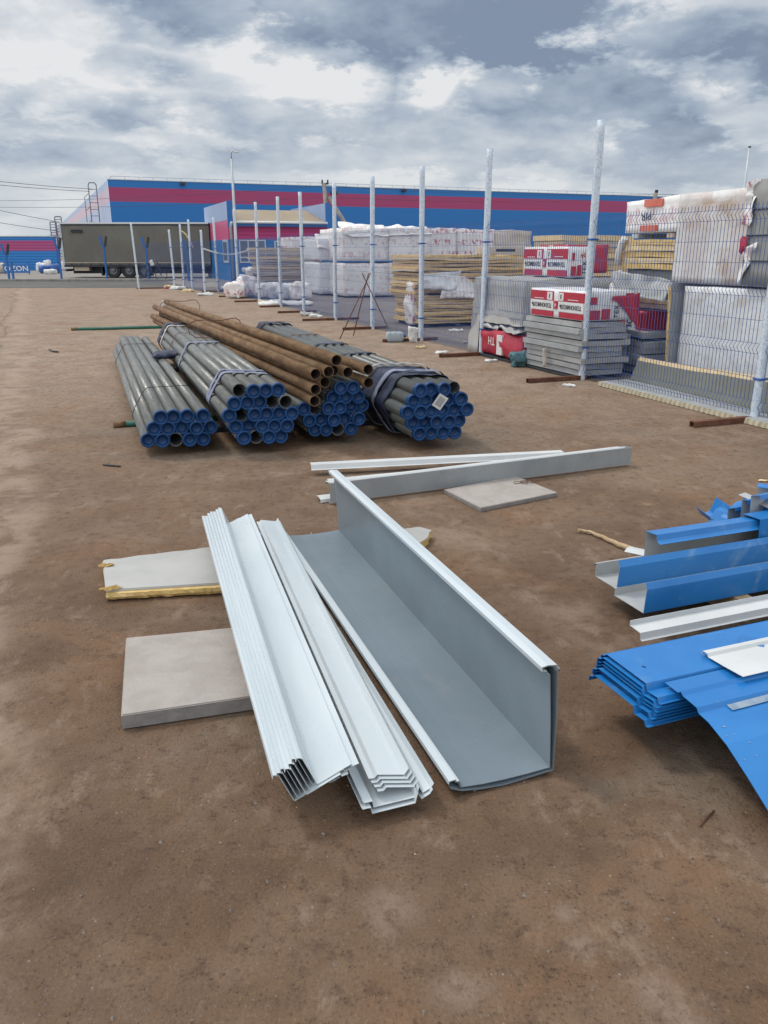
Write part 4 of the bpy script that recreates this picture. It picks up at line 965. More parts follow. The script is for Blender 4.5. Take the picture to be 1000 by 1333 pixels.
# grey slab stack just behind the second post, printed pack on top of it
p, w1, d1 = corner_face(682, 752, 811, 495)
zt = HT(p.y, 419)
n_s = 9; hs = [(zt - .05) / n_s] * n_s
layers('grey_slab', p, w1, d1, .05, hs, [slab_grey, slab_grey, film_grey], 'grey slab in the stack behind the second post', 'slab', 'grey slabs stacked behind the second fence post', jit=.05, seed=2, wob=.02)
skid(p, w1, d1, 'dark skid under the grey slab stack behind the second post', hh=.045)
def printed_pack(p, w_, d, z0, h, label, seed, rz=A1, end=True):
    o = pack('printed_pack', Vector((p.x, p.y, z0)), w_, d, h, film_bluish, label, 'pack', 'red and white printed insulation packs', amp=.012, sc=3, rnd=.03, seed=seed, rz=rz)
    half = d / 2
    for k in range(2):
        a0, a1 = (.02, half - .06) if k == 0 else (half + .06, d - .02)
        decal(o, 'x', a0, a1, h * .60, h * .93, d, red_print, 'red_print')
        decal(o, 'x', a0, a1, h * .24, h * .59, d, white_print, 'white_band')
        decal(o, 'x', a0 + .03, a1, h * .03, h * .22, d, red_print, 'red_print')
        label_text(o, 'x', 'ТЕХНОНИКОЛЬ', h * .21, (a0 + a1) / 2, h * .43, d, black_print, 180, sx=min(1.0, (a1 - a0) * .86 / (h * .21 * 7.6)))
        decal(o, 'x', a1 - .16 if k == 0 else a0 + .01, a1 - .03 if k == 0 else a0 + .12, h * .62, h * .90, d, white_print, 'white_box', pr=.0145)
        label_text(o, 'x', 'PIR', h * .11, (a1 - .095) if k == 0 else a0 + .065, h * .76, d, black_print, 90, pr=.017)
        decal(o, 'x', a0 + .10, a0 + .34, h * .64, h * .665, d, white_print, 'small_print', pr=.0145) if k == 0 else decal(o, 'x', a1 - .36, a1 - .12, h * .66, h * .685, d, white_print, 'small_print', pr=.0145)
    decal(o, 'x', half - .045, half + .045, h * .32, h * .60, d, red_print, 'logo', pr=.0150)
    label_text(o, 'x', '4', h * .20, half, h * .46, d, white_print, 180, pr=.0175, name='logo_mark')
    if end:
        decal(o, 'y', .05, w_ * .30, h * .04, h * .36, d, red_print, 'red_print')
        decal(o, 'y', w_ * .34, w_ * .50, h * .04, h * .40, d, red_print, 'red_print')
        decal(o, 'y', .06, w_ * .22, h * .55, h * .80, d, red_print, 'red_print')
        decal(o, 'y', w_ * .80, w_ * .96, h * .45, h * .92, d, red_print, 'red_print')
        label_text(o, 'y', 'ТЕХ', h * .24, w_ * .63, h * .30, d, black_print, 90)
        label_text(o, 'y', 'N', h * .22, w_ * .55, h * .70, d, red_print, 20, name='logo_mark')
    return o
pk = p + E1 * .03
zp = HT(p.y, 380)
printed_pack(pk, w1 * 1.08, d1 * .97, zt + .004, zp - zt, 'red and white printed pack on the grey slab stack, behind the second post', 3)
drape('torn_film', [worldpt(pk, w1 * .55, -.03, zt + .30), worldpt(pk, w1 * 1.14, -.03, zt + .34), worldpt(pk, w1 * 1.18, -.06, zt - .16), worldpt(pk, w1 * 1.02, -.02, zt + .02)], red_print, 'torn red film flap hanging off the corner of the printed pack', amp=.03, seed=3)
# the tarp covered stack behind, with a second printed pack on it
p2 = p + E2 * (d1 + .25) + E1 * .15
w2 = 1.5; d2 = along(Vector((p2.x, p2.y, .8)), E2, 622)
z2 = .98
layers('covered_slab', p2 + E1 * .03, w2 - .1, d2 - .1, .05, [.128] * 7, slab_grey, 'grey slab under the grey tarp, left of the printed packs', 'slab', 'grey slabs under the tarp', jit=.02, seed=5)
z2 = HT(p2.y, 364)
bm = lump(w2 + .08, d2 + .10, z2, (12, 14, 9), .028, 3.2, .06, 6)
for v in bm.verts:
    if v.co.z < z2 * .75: v.co.x -= (.75 - v.co.z / z2) * .14 * (1 if v.co.x < w2 / 2 else -1)
rem = [f for f in bm.faces if f.calc_center_median().z < .52 and f.calc_center_median().y < d2 * .85]
bmesh.ops.delete(bm, geom=rem, context='FACES')
o = link('grey_tarp', bm, tarp_grey, smooth=True, loc=(p2.x - E1.x * .04, p2.y - E1.y * .04 - .03, .008), rz=A1); tag(o, 'wrinkled grey tarp over the slab stack behind the third post', 'tarp')
pp = G(739, 361, z2 + .02); dd = along(pp, E2, 681); ww_ = along(pp, E1, 772); zz = HT(pp.y, 321)
printed_pack(pp, ww_, dd, z2 + .02, max(.3, zz - z2 - .02), 'red and white printed pack on the grey tarp, higher than the other', 7)
pq = pp + E2 * (dd * .9) + E1 * .75
o = pack('printed_pack', Vector((pq.x, pq.y, z2 + .04)), .8, .9, .46, red_print, 'plain red pack farthest back on the grey tarp', 'pack', 'red and white printed insulation packs', seed=12, amp=.01)
decal(o, 'x', .32, .46, .01, .45, .9, white_print, 'white_band')
# torn pack and teal cloth in front of the tarp
pt, wt, dt = corner_face(620, 672, 692, 476); pt = pt + E1 * .06
ht_ = HT(pt.y, 436)
o = pack('torn_pack', Vector((pt.x, pt.y, .06)), .55, dt, ht_ - .06, red_print, 'crumpled red pack slumped behind the third fence post', 'pack', amp=.05, sc=3.5, rnd=.25, seed=14)
decal(o, 'x', dt * .47, dt * .60, .03, (ht_ - .06) * .85, dt, white_print, 'white_band', pr=.03)
label_text(o, 'x', 'ТН', .16, dt * .36, (ht_ - .06) * .6, dt, white_print, 180, pr=.045, name='logo_mark')
drape('crumpled_film', [worldpt(pt, .02, dt, ht_ + .02), worldpt(pt, .0, dt * .1, ht_ - .02), worldpt(pt, .3, -.02, ht_ + .10), worldpt(pt, .3, dt, ht_ + .16)], film_grey, 'crumpled translucent film lying on the slumped red pack', amp=.08, sc=5, seed=6, nu=22, nv=14)
skid(pt, .55, dt, 'dark skid under the slumped red pack', hh=.055)
o = link('teal_cloth', lump(.26, .12, .19, (12, 8, 10), .07, 8, .3, 31, 'c'), teal_cloth, smooth=True, loc=G(676, 477), rz=.4); tag(o, 'teal rag bunched at the foot of the slumped red pack', 'cloth')
o = link('rag_strip', lump(.05, .03, .26, (3, 3, 8), .02, 8, .3, 33, 'c'), film_tan, smooth=True, loc=worldpt(p, -.05, d1 * .55, .08)); tag(o, 'beige rag strip hanging on the grey slab stack', 'rag')

# yellow foam panel stack with film, behind the fourth post
p3, w3 = near_face(549, 642, 427)
zA, zB = HT(p3.y, 388), HT(p3.y, 332)
layers('foam_panel', p3, w3, 1.6, .09, [(zA - .09) / 12] * 12, [foam, foam_pale, foam, ply], 'yellow foam panel in the lower half of the foam stack', 'panel', 'yellow foam panels stacked behind the fourth post', jit=.04, seed=8, wob=.03)
skid(p3, w3, 1.6, 'dark skid under the yellow foam stack')
w3b = along(Vector((p3.x, p3.y, 1.4)) + E2 * .2, E1, 692)
layers('foam_panel', p3 + E2 * .2 - E1 * .03, w3b, 1.6, zA + .01, [(zB - zA) / 14] * 14, [foam_pale, foam, ply, foam], 'yellow foam panel in the upper half of the foam stack', 'panel', 'yellow foam panels stacked behind the fourth post', jit=.06, seed=9, wob=.045)
drape('white_film', [worldpt(p3, -.05, -.06, HT(p3.y, 356)), worldpt(p3, w3 * .52, -.06, HT(p3.y, 352)), worldpt(p3, w3 * .44, -.10, HT(p3.y, 378)), worldpt(p3, -.10, -.10, HT(p3.y, 376))], film_bluish, 'white film hanging over the left of the yellow foam stack', amp=.06, seed=8)
drape('white_film', [worldpt(p3, w3 * .30, -.06, HT(p3.y, 360)), worldpt(p3, w3 * .55, -.06, HT(p3.y, 360)), worldpt(p3, w3 * .98, -.10, HT(p3.y, 388)), worldpt(p3, w3 * .22, -.10, HT(p3.y, 389))], film_white, 'white film torn across the middle of the yellow foam stack', amp=.06, seed=9)
pz = HT(p3.y, 316)
o = link('open_box', boxm(0, 1.05, 0, .5, 0, .16, .01), film_tan, loc=worldpt(p3, w3 * .95, .3, zB + .02), rz=A1); tag(o, 'flat tan carton on top of the yellow foam stack', 'carton')
link('slot', boxm(.25, .75, -.004, .01, .05, .11), truck_dark, parent=o)
o = link('tie_strap', tubem([worldpt(p3, w3 * .86, -.06, HT(p3.y, y)) + Vector((-(y - 320) * .003, 0, 0)) for y in (322, 335, 350, 360)], .022, 5), film_white); tag(o, 'pale strap dangling down the upper foam stack', 'strap')
# bag leaning at the left of the foam stack
pb = G(541, 424); hb = HT(pb.y, 366)
o = link('printed_bag', lump(.45, .5, hb, (9, 9, 12), .06, 3.2, .35, 41, 'c'), film_pink, smooth=True, loc=pb + E1 * .02, rz=A1); tag(o, 'white bag with red prints bulging left of the foam stack', 'bag')
o = link('white_cloth', lump(.16, .07, .30, (7, 5, 9), .05, 6, .2, 44, 'c'), litter_white, smooth=True, loc=G(538, 446), rz=.5); tag(o, 'white cloth scrap caught at the fourth fence post', 'cloth')

# tall white wrapped packs
def tall(pxl, pxr, yb, ysplit, ytop, depth, mt, label, seed, ncol=1, amp=.03):
    q, ww = near_face(pxl, pxr, yb); zs, zt_ = HT(q.y, ysplit), HT(q.y, ytop); cw = ww / ncol
    for c_ in range(ncol):
        side_ = '' if ncol == 1 else [', left column', ', middle column', ', right column'][c_ if ncol == 3 else c_ * 2]
        qq = q + E1 * (cw * c_)
        pack('wrapped_pack', Vector((qq.x, qq.y, .06)), cw - .02, depth, zs - .10, mt, f'{label}, lower tier{side_}', 'pack', 'white film wrapped packs in two tiers', amp=amp, sc=1.6, seed=seed + c_, n=(10, 8, 10), rnd=.03)
        pack('wrapped_pack', Vector((qq.x, qq.y, zs + .03)), cw - .02, depth, zt_ - zs - .03, mt, f'{label}, upper tier{side_}', 'pack', 'white film wrapped packs in two tiers', amp=amp, sc=1.6, seed=seed + 5 + c_, n=(10, 8, 10), rnd=.03)
        for k, zz_ in enumerate((zs * .35, zs * .7)):
            pass
    skid(q, ww, depth, f'dark skid under the {label}')
    return q, ww, zs, zt_
qa, wa, za, ta = tall(449, 562, 388, 341, 296, 3.0, film_white, 'big white pack behind the rebar tripod', 50, ncol=2)
drape('loose_film', [worldpt(qa, -.02, -.05, ta - .32), worldpt(qa, wa * .5, -.05, ta - .30), worldpt(qa, wa * .5, .7, ta + .10), worldpt(qa, .02, .7, ta + .16)], film_white, 'cream loose film lid on the big white packs, left part', amp=.14, sc=2.2, seed=12, nu=20)
drape('loose_film', [worldpt(qa, wa * .5, -.05, ta - .26), worldpt(qa, wa * 1.0, -.05, ta - .22), worldpt(qa, wa * 1.0, .7, ta + .06), worldpt(qa, wa * .5, .7, ta + .06)], film_white, 'cream loose film lid on the big white packs, right part', amp=.10, sc=2.2, seed=13, nu=20)
qb, wb, zb, tb = tall(417, 447, 385, 340, 311, 2.5, film_bluish, 'narrow white pack left of the big packs', 60)
for (x, y, s_, st_) in ((421, 322, .9, 'arc'), (424, 339, .7, 'cap')):
    q = Vector((qb.x, qb.y, 0)); q = q + E1 * along(Vector((q.x, q.y, 1.6)), E1, x)
tall(383, 420, 373, 342, 308, 2.5, film_pink, 'red printed white pack behind the sandwich panel stack', 70)
o = bpy.data.objects['wrapped_pack'];
qc = Vector((qb.x, qb.y, 0)) + E1 * .05
for o in bpy.data.objects:
    if o.get('label') == 'red printed white pack behind the sandwich panel stack, upper tier':
        decal(o, 'y', .95, 1.35, .55, .80, 2.5, red_print, 'red_print', pr=.05); decal(o, 'y', 1.02, 1.28, .81, .95, 2.5, red_print, 'red_print', pr=.05); decal(o, 'y', 1.05, 1.35, .05, .18, 2.5, red_print, 'red_print', pr=.05)
# rows of white packs farther back with red marks
qd, wd_ = near_face(556, 704, 384); zd = HT(qd.y, 298)
for k in range(3):
    q = qd + E1 * (wd_ / 3 * k) + E2 * .9
    pack('wrapped_pack', Vector((q.x, q.y, .02)), wd_ / 3 - .03, 2.2, HT(q.y, 296 + k * 1.5) - .02, film_pink if k < 2 else film_tan, ['white pack with red prints behind the foam stack, left one', 'white pack with red prints behind the foam stack, middle one', 'cream wrapped pack behind the foam stack, right one'][k], 'pack', 'white packs behind the yellow foam stack', amp=.05, sc=1.6, seed=80 + k, n=(10, 8, 12))
# weathered sandwich panel stack, junk heap and rolls on the left
q, ww = near_face(337, 411, 380); zt4 = HT(q.y, 322)
layers('weathered_panel', q, ww, 1.6, .45, [(zt4 - .45) / 14] * 14, [ply_grey, foam_pale, ply_grey, film_tan], 'weathered panel in the stack before the blue annex', 'panel', 'weathered panels stacked before the annex', jit=.10, seed=15, wob=.03)
pack('rubble_bed', Vector((q.x, q.y, .0)), ww, 1.6, .44, film_grey, 'grey wrapped bundle under the weathered panel stack', 'bundle', amp=.08, sc=2, seed=90)
rnd = random.Random(44)
heap = [(309, 388, .75, .55, film_pink, 'pinkish bag at the left end of the junk heap'), (322, 387, .85, .75, film_white, 'large white bag second from the left in the junk heap'), (336, 386, .8, .5, film_grey, 'grey bag in the middle of the junk heap, left'),
        (349, 388, .9, .55, film_white, 'white bag in the middle of the junk heap, right'), (364, 389, .7, .42, film_grey, 'dark grey bag right of the middle in the junk heap'), (377, 390, .8, .55, film_bluish, 'bluish bag near the right end of the junk heap'), (391, 391, .7, .62, film_white, 'white bag at the right end of the junk heap'),
        (334, 376, .9, .95, film_white, 'white bag on the back of the junk heap')]
for i, (x, y, w_, h_, m_, lab) in enumerate(heap):
    o = link('rubble_bag', lump(w_, .7, h_, (9, 8, 7), .11, 2.6, .5, 100 + i, 'c'), m_, smooth=True, loc=G(x, y), rz=rnd.uniform(0, 3)); tag(o, lab, 'bag', 'bags and film in the junk heap')
o = link('dark_sheet', lump(.5, .06, .5, (6, 3, 6), .03, 3, .1, 120, 'c'), truck_dark, smooth=True, loc=G(383, 390) - E2 * .5); tag(o, 'dark board leaning on the junk heap', 'board')
o = link('white_sheet', lump(1.7, 1.0, .13, (12, 8, 3), .07, 2.5, .5, 121, 'c'), litter_white, smooth=True, loc=G(371, 397.5), rz=-.05); tag(o, 'crumpled white sheet on the ground at the fence line', 'sheet')
for i, (x, y) in enumerate(((320, 361), (327, 359), (333, 361), (324, 352), (331, 351))):
    q = G(325, 372); k = (HT(q.y, y)); pxp = ray(x, y); kk = q.y / pxp.y; c = Vector((pxp.x * kk, q.y, k))
    bm = tubem([c, c + E2 * 1.2], .13, 12); tag(link('paper_roll', bm, film_tan if i % 2 else litter_white), ['pale roll lower left in the roll pile', 'tan roll lower middle in the roll pile', 'pale roll lower right in the roll pile', 'tan roll upper left in the roll pile', 'pale roll upper right in the roll pile'][i], 'roll', 'rolls piled before the annex window')
pack('roll_crate', G(316, 376), .95, 1.0, HT(G(316, 376).y, 364), film_grey, 'grey bundle carrying the pile of rolls', 'bundle', amp=.04, seed=93)

# right side: beige stack, yellow foam pack, white pack, film, slabs
p6_, w6 = near_face(752, 822, 405, 0.0); p6_ = p6_ + E2 * 1.0
zl, zu = HT(p6_.y, 352), HT(p6_.y, 305)
layers('beige_panel', p6_, w6 + .6, 1.6, .06, [.17] * 6 + [(zu - 1.08) / 6] * 6, [ply, ply_grey, foam_pale], 'beige panel in the stack right of the printed packs', 'panel', 'beige panels stacked right of the printed packs', jit=.06, seed=22, wob=.02)
p7 = solve_line(800) + E1 * 1.25; p7 = p7 + E2 * along(Vector((p7.x, p7.y, 1.0)), E2, 807)
EX, EY = -E2, E1; R7 = A1 - R(90)
def wp7(a, b, z): return Vector((p7.x, p7.y, 0)) + EX * a + EY * b + Vector((0, 0, z))
w7 = along(Vector((p7.x, p7.y, 1.0)), EX, 882)
zz = lambda y: HT(p7.y - .35 * w7, y)
layers('leaning_slab', wp7(-.10, -.35, 0), w7 * 1.0, .9, .03, [(zz(427) - .03) / 6] * 6, [slab_grey, film_grey], 'dark grey slab in the sagging stack left of the white blocks', 'slab', 'dark grey slabs in the sagging stack', jit=.05, seed=23, wob=.05, rz=R7)
o = pack('printed_pack', wp7(.02, -.25, zz(428)), w7 * .72, .7, zz(402) - zz(428), red_print, 'half buried red pack on the sagging slab stack', 'pack', 'red and white printed insulation packs', amp=.02, seed=24, rz=R7)
hh = zz(402) - zz(428)
decal(o, 'y', w7 * .20, w7 * .25, .01, hh, .7, white_print, 'white_band', pr=.02); decal(o, 'y', w7 * .42, w7 * .60, .01, hh, .7, film_bluish, 'white_band', pr=.02); label_text(o, 'y', 'ЛОИ', .13, w7 * .50, hh / 2, .7, black_print, 90, pr=.024)
layers('foam_panel', wp7(0, 0, 0), w7, .8, zz(400), [(zz(387) - zz(400)) / 2] * 2, [film_tan, foam_pale], 'yellow foam panel under the sagging film', 'panel', 'yellow foam panels right of the printed packs', jit=.02, seed=25, rz=R7)
drape('sagging_film', [wp7(-.05, -.15, zz(352)), wp7(w7, -.12, zz(362)), wp7(w7, -.25, zz(388)), wp7(.22, -.25, zz(384))], film_grey, 'translucent film sagging below the yellow foam pack', amp=.08, seed=26, sc=4, nu=20, nv=12)
pack('dark_bundle', wp7(.05, .05, zz(386)), w7, .7, zz(351) - zz(386), block_dark, 'dark bundle behind the sagging film', 'bundle', amp=.02, seed=27, rz=R7)
layers('foam_panel', wp7(-.02, -.02, 0), w7, .85, zz(350), [(zz(311) - zz(350)) / 5] * 5, [foam, foam_pale], 'yellow foam panel in the strapped pack under the white pack', 'panel', 'yellow foam panels right of the printed packs', jit=.015, seed=28, rz=R7, wob=.02)
o = link('white_sleeve', tubem([wp7(.0, -.08, zz(y)) + EX * dx_ for y, dx_ in ((309, .10), (316, .04), (326, .0), (345, -.01))], .045, 7), litter_white); tag(o, 'white film sleeve hugging the corner of the yellow foam pack', 'film')
for k, a in enumerate((.15, w7 * .72)):
    tag(link('spacer_block', boxm(0, .14, 0, .5, 0, zz(304) - zz(310), .005), [galv, ply_grey][k], loc=wp7(a, .0, zz(310)), rz=R7), ['grey spacer block under the left of the white upside-down pack', 'tan spacer block under the right of the white upside-down pack'][k], 'block', 'spacer blocks on the yellow foam pack')
hp = zz(259) - zz(303)
o = pack('printed_pack', wp7(-.02, -.02, zz(303)), w7, .9, hp, film_white, 'white pack with upside-down black letters on the yellow foam pack', 'pack', 'red and white printed insulation packs', amp=.03, sc=2.6, seed=29, rz=R7)
label_text(o, 'y', 'PIR', hp * .34, w7 * .42, hp * .50, .9, black_print, 184, pr=.035, sx=1.1)
decal(o, 'y', w7 * .32, w7 * .60, hp * .05, hp * .22, .9, orange_print, 'red_print', pr=.030); decal(o, 'y', w7 * .36, w7 * .66, hp * .76, hp * .98, .9, orange_print, 'red_print', pr=.030)
# white blocks at the right edge
q8 = solve_line(1090) + E1 * 1.05
d8 = along(Vector((q8.x, q8.y, .6)), E2, 884)
zL0, zL1 = .10, HT((q8 + E2 * d8 * .6).y, 377)
def bigpack(z0, z1, d_, dy, label, mt, amp, seed):
    return pack('white_block', Vector((q8.x, q8.y, z0)) + E2 * dy, 1.3, d_, z1 - z0, mt, label, 'pack', 'large white wrapped blocks at the right edge', amp=amp, sc=1.8, n=(8, 14, 12), rnd=.03, seed=seed)
bigpack(zL0, zL1, d8, 0, 'large clean white wrapped block, lower one at the right edge', film_bluish, .012, 130)
d8u = along(Vector((q8.x, q8.y, 1.6)) , E2, 876)
zU1 = HT((q8 + E2 * d8u * .45).y, 236)
wbk = bigpack(zL1 + .02, zU1, d8u, 0, 'large stained white wrapped block, upper one at the right edge', film_dirty, .014, 131)
dcut = along(Vector((q8.x, q8.y, 1.8)), E2, 978)
o = pack('exposed_blocks', Vector((q8.x, q8.y, zL1 + .03)) - E1 * .07, .3, dcut, zU1 - zL1 + .04, block_dark, 'exposed grey insulation blocks where the wrap is torn at the right edge', 'block', amp=.012, seed=133)
for k in (.25, .5, .75): link('joint', boxm(-.012, .01, .01, dcut - .01, (zU1 - zL1) * k - .006, (zU1 - zL1) * k + .006), truck_dark, parent=o)
P8 = lambda a, b, z: Vector((q8.x, q8.y, z)) + E1 * a + E2 * b
drape('torn_wrap', [P8(-.10, dcut + .07, zU1 + .03), P8(-.10, dcut - .12, zU1 + .08), P8(-.11, dcut - .06, zU1 - .42), P8(-.11, dcut + .04, zU1 - .40)], film_pink, 'torn wrap with red print peeling at the top of the exposed blocks', amp=.06, sc=6, seed=30)
drape('torn_wrap', [P8(-.10, dcut + .05, zU1 - .50), P8(-.11, dcut - .07, zU1 - .52), P8(-.11, dcut - .05, zL1 + .35), P8(-.10, dcut + .04, zL1 + .40)], red_print, 'red torn wrap strip down the middle of the exposed blocks', amp=.07, sc=7, seed=31)
drape('torn_wrap', [P8(-.10, dcut + .03, zL1 + .42), P8(-.11, dcut - .22, zL1 + .52), P8(-.11, dcut - .10, zL1 + .22), P8(-.10, dcut + .03, zL1 + .04)], film_white, 'white torn wrap flap low on the exposed blocks', amp=.07, sc=6, seed=32)
bm = lump(.5, d8u * .55, .10, (8, 12, 4), .05, 4, .3, 134)
tag(link('folded_film', bm, film_white, smooth=True, loc=P8(-.02, d8u * .12, zU1 - .03), rz=A1), 'bunched white film along the top of the stained block', 'film')
# leaning panel edge beside the lower block, sandwich panels on the ground
ql = q8 + E2 * (d8 + .03)
o = link('edge_panel', boxm(-.05, .55, 0, .06, .02, zL1 + .02, .004), slab_grey, loc=ql - E1 * .03, rz=A1); o.rotation_euler = (R(-5), 0, A1); tag(o, 'grey sandwich panel leaning on end left of the lower white block', 'panel')
link('foam_edge', boxm(-.061, -.051, .008, .052, .03, zL1 - .02, .003), foam, parent=o)
ga, gb = G(795, 507), G(985, 556)
hg, lg = heading(gb, ga); lg += .3; gb2 = gb - (ga - gb).normalized() * 1.6
# lying corrugated panel: a toothed outer edge, and a second one standing on its edge behind it
bm = bmesh.new(); nT = int((lg + 1.6) / .075); prof_ = []
L_all = lg + 1.6
for i in range(nT + 1):
    y_ = L_all * i / nT
    prof_.append((y_, 0.0)); 
    if i < nT: prof_ += [(y_ + .02, .0), (y_ + .035, .028), (y_ + .06, .028)]
top = [(bm.verts.new((0.02 + zf * .6, y_, .055 - zf * .0)), bm.verts.new((.46, y_, .060))) for y_, zf in prof_]
bot = [(bm.verts.new((0.0 + zf * .6, y_, .006)), bm.verts.new((.46, y_, .006))) for y_, zf in prof_]
for i in range(len(top) - 1):
    bm.faces.new((top[i][0], top[i][1], top[i + 1][1], top[i + 1][0]))
    f = bm.faces.new((top[i][0], top[i + 1][0], bot[i + 1][0], bot[i][0])); f.material_index = 1
for A_ in (0, -1): bm.faces.new((top[A_][0], bot[A_][0], bot[A_][1], top[A_][1]))
bm.faces.new([v[1] for v in top[::1]] + [v[1] for v in bot[::-1]])
o = link('corrugated_panel', bm, [slab_grey, mat('panel_teeth', (.36, .31, .21), (.45, .40, .29), 9, .9, spec=.15)], loc=gb2, rz=hg); o.scale.x = 1; tag(o, 'grey panel with toothed foam edge lying along the foot of the fence', 'panel')
bm = bmesh.new(); rows = []
for i in range(31):
    f = i / 30; y_ = L_all * f; hgt = .37 + .03 * math.sin(f * 5) + (0.02 * noise.noise(Vector((f * 20, 3, 0))))
    x_ = .36 + .14 * (f ** 2)
    rows.append([bm.verts.new((x_ + a, y_, z_)) for a, z_ in ((0, .062), (.05, hgt * .55), (.085, hgt - .045), (.12, hgt + .012 * noise.noise(Vector((f * 60, 1, 0)))), (.10, hgt * .6), (.035, .062))])
for i in range(30):
    for k in range(6):
        f = bm.faces.new((rows[i][k], rows[i][(k + 1) % 6], rows[i + 1][(k + 1) % 6], rows[i + 1][k])); f.material_index = 1 if k == 2 else 0
bm.faces.new(rows[0]); bm.faces.new(rows[-1])
curved = mat('curved_panel', (.17, .17, .14), (.21, .21, .175), 2, .55, c3=(.15, .145, .12))
o = link('curved_panel', bm, [curved, foam_pale], loc=gb2, rz=hg); tag(o, 'olive grey bowed panel with pale foam top edge standing along the fence', 'panel')
o = link('orange_strap', tubem([P8(-.55, -.0 + .9, .55), P8(-.5, .2, .02)], .018, 5), orange_print); tag(o, 'thin orange strap at the right edge behind the first post', 'strap')
# litter along the fence foot
rnd = random.Random(77)
lits = [(221, 374, .5, foam_pale), (233, 377, .7, litter_white), (245, 380, .5, foam_pale), (268, 385, .6, litter_white), (216, 376, .25, red_print), (300, 377, .8, litter_white), (343, 394, .4, foam_pale), (404, 411, .5, film_grey), (411, 413, .35, litter_white), (548, 453, .18, foam_pale), (575, 460, .22, litter_white), (640, 471, .2, litter_white), (741, 503, .16, litter_white), (594, 432, .3, litter_white), (612, 447, .25, film_grey)]
for i, (x, y, s_, m_) in enumerate(lits):
    near = ['left of the farthest posts', 'at the foot of the farthest posts', 'below the far fence bend', 'at the twelfth post foot', 'beside the leaning post', 'before the annex corner', 'at the ninth post foot', 'at the seventh post foot', 'right of the seventh post', 'at the fourth post foot', 'right of the fourth post', 'right of the third post', 'at the second post foot', 'under the yellow foam stack', 'left of the slumped red pack'][i]
    o = link('litter_scrap', lump(s_, s_ * .5, s_ * .18, (6, 5, 3), s_ * .12, 5 / s_, .4, 200 + i, 'c'), m_, smooth=True, loc=G(x, y), rz=rnd.uniform(-.4, .4)); tag(o, f'small crumpled scrap lying {near}', 'litter', 'scraps along the fence foot')
# ------------------------------------------------------------------ buildings and far things
def atY(x, y, Y):
    d = ray(x, y); k = Y / d.y; return Vector((d.x * k, Y, CAMH + d.z * k))
def wallm(pts, h, th=.3):
    """upright wall along local x"""
    return boxm(0, pts, 0, th, 0, h)
HW = 9.0
A = G(140, 233.6, HW); B = G(840, 255.4, HW); Cc = G(62, 307.5, HW)
A.z = B.z = Cc.z = 0
u = (B - A).normalized(); LW = (B - A).length + 26; hwz = math.atan2(u.y, u.x)
z_hi, z_lo = HT(A.y, 243.2), HT(A.y, 262)
o = empty('warehouse', A, hwz, 'huge blue warehouse with a magenta band, filling the background', 'building')
link('front_wall', boxm(0, LW, 0, .3, 0, HW), banded('clad_front', WBLUE, WPINK, z_lo, z_hi, rib=.05, ribscale=9, rough=.5), parent=o)
side = Cc - A; ls = side.length; ang = math.atan2(side.y, side.x) - hwz
sb = link('side_wall', boxm(.05, ls, -.3, 0, 0, HW), banded('clad_side_glare', (.24, .34, .56), (.52, .30, .38), z_lo, z_hi, rib=.0, rough=.35, glare_stripe=(.42, (.58, .63, .70))), parent=o, rz=ang)  # pale blue and pink carry the grazing glare in the wall colour
link('roof', boxm(.3, LW, .3, 120, HW - .5, HW - .3), galv, parent=o)
rb = bmesh.new()
for k in range(int(LW / 1.5)): bm_box(rb, k * 1.5 + .3, k * 1.5 + .36, .4, .46, HW, HW + .35)
bm_box(rb, .3, LW, .40, .46, HW + .35, HW + .41)
link('roof_railing', rb, galv, parent=o)
link('parapet_cap', boxm(-.05, LW, -.06, .36, HW, HW + .07), galv, parent=o)
ladder_grey = mat('ladder_grey', (.13, .15, .18), rough=.6)
for k, (x, yb, yt) in enumerate(((133, 290, 238), (84, 292, 282), (77, 297, 289))):
    m_ = (x - CX) / FPX
    s_ = along(Vector((A.x, A.y, 6)), side.normalized(), x)
    P0 = Vector((s_, .0, 0)); zt_ = HT((A + side.normalized() * s_).y, yt)
    lb = bmesh.new(); r_ = .06 * (1 + s_ / 90)
    hw_ = .35 * (1 + s_ / 120)
    oa, ob = .35, .35 + .85 * (1 + s_ / 160)
    for y_ in (oa, ob): bm_tube(lb, [(s_, y_, .5), (s_, y_, zt_ - .25)], r_, 5)
    for j in range(int(zt_ / .75)): bm_tube(lb, [(s_, oa, .5 + .75 * j), (s_, ob, .5 + .75 * j)], r_ * .55, 4)
    bm_tube(lb, [(s_, oa, zt_ - .25), (s_, oa + .15, zt_), (s_, ob - .15, zt_), (s_, ob, zt_ - .25)], r_, 5)
    if k == 0: bm_tube(lb, [(s_ + .8, ob + .5, 1.0), (s_ + .8, ob + .5, zt_ - 1.6)], r_ * .7, 5); [bm_tube(lb, [(s_, ob, zt_ - 1.2 - 1.5 * j), (s_ + .8, ob + .5, zt_ - 1.6 - 1.5 * j)], r_ * .6, 4) for j in range(4)]
    link('wall_ladder', lb, ladder_grey, parent=o, rz=ang)
for k, x in enumerate((237, 525)):
    s_ = along(Vector((A.x, A.y, HW)), u, x)
    link('floodlight', boxm(s_ - .25, s_ + .25, -.4, -.05, HW - .35, HW - .05, .03), truck_dark, parent=o)
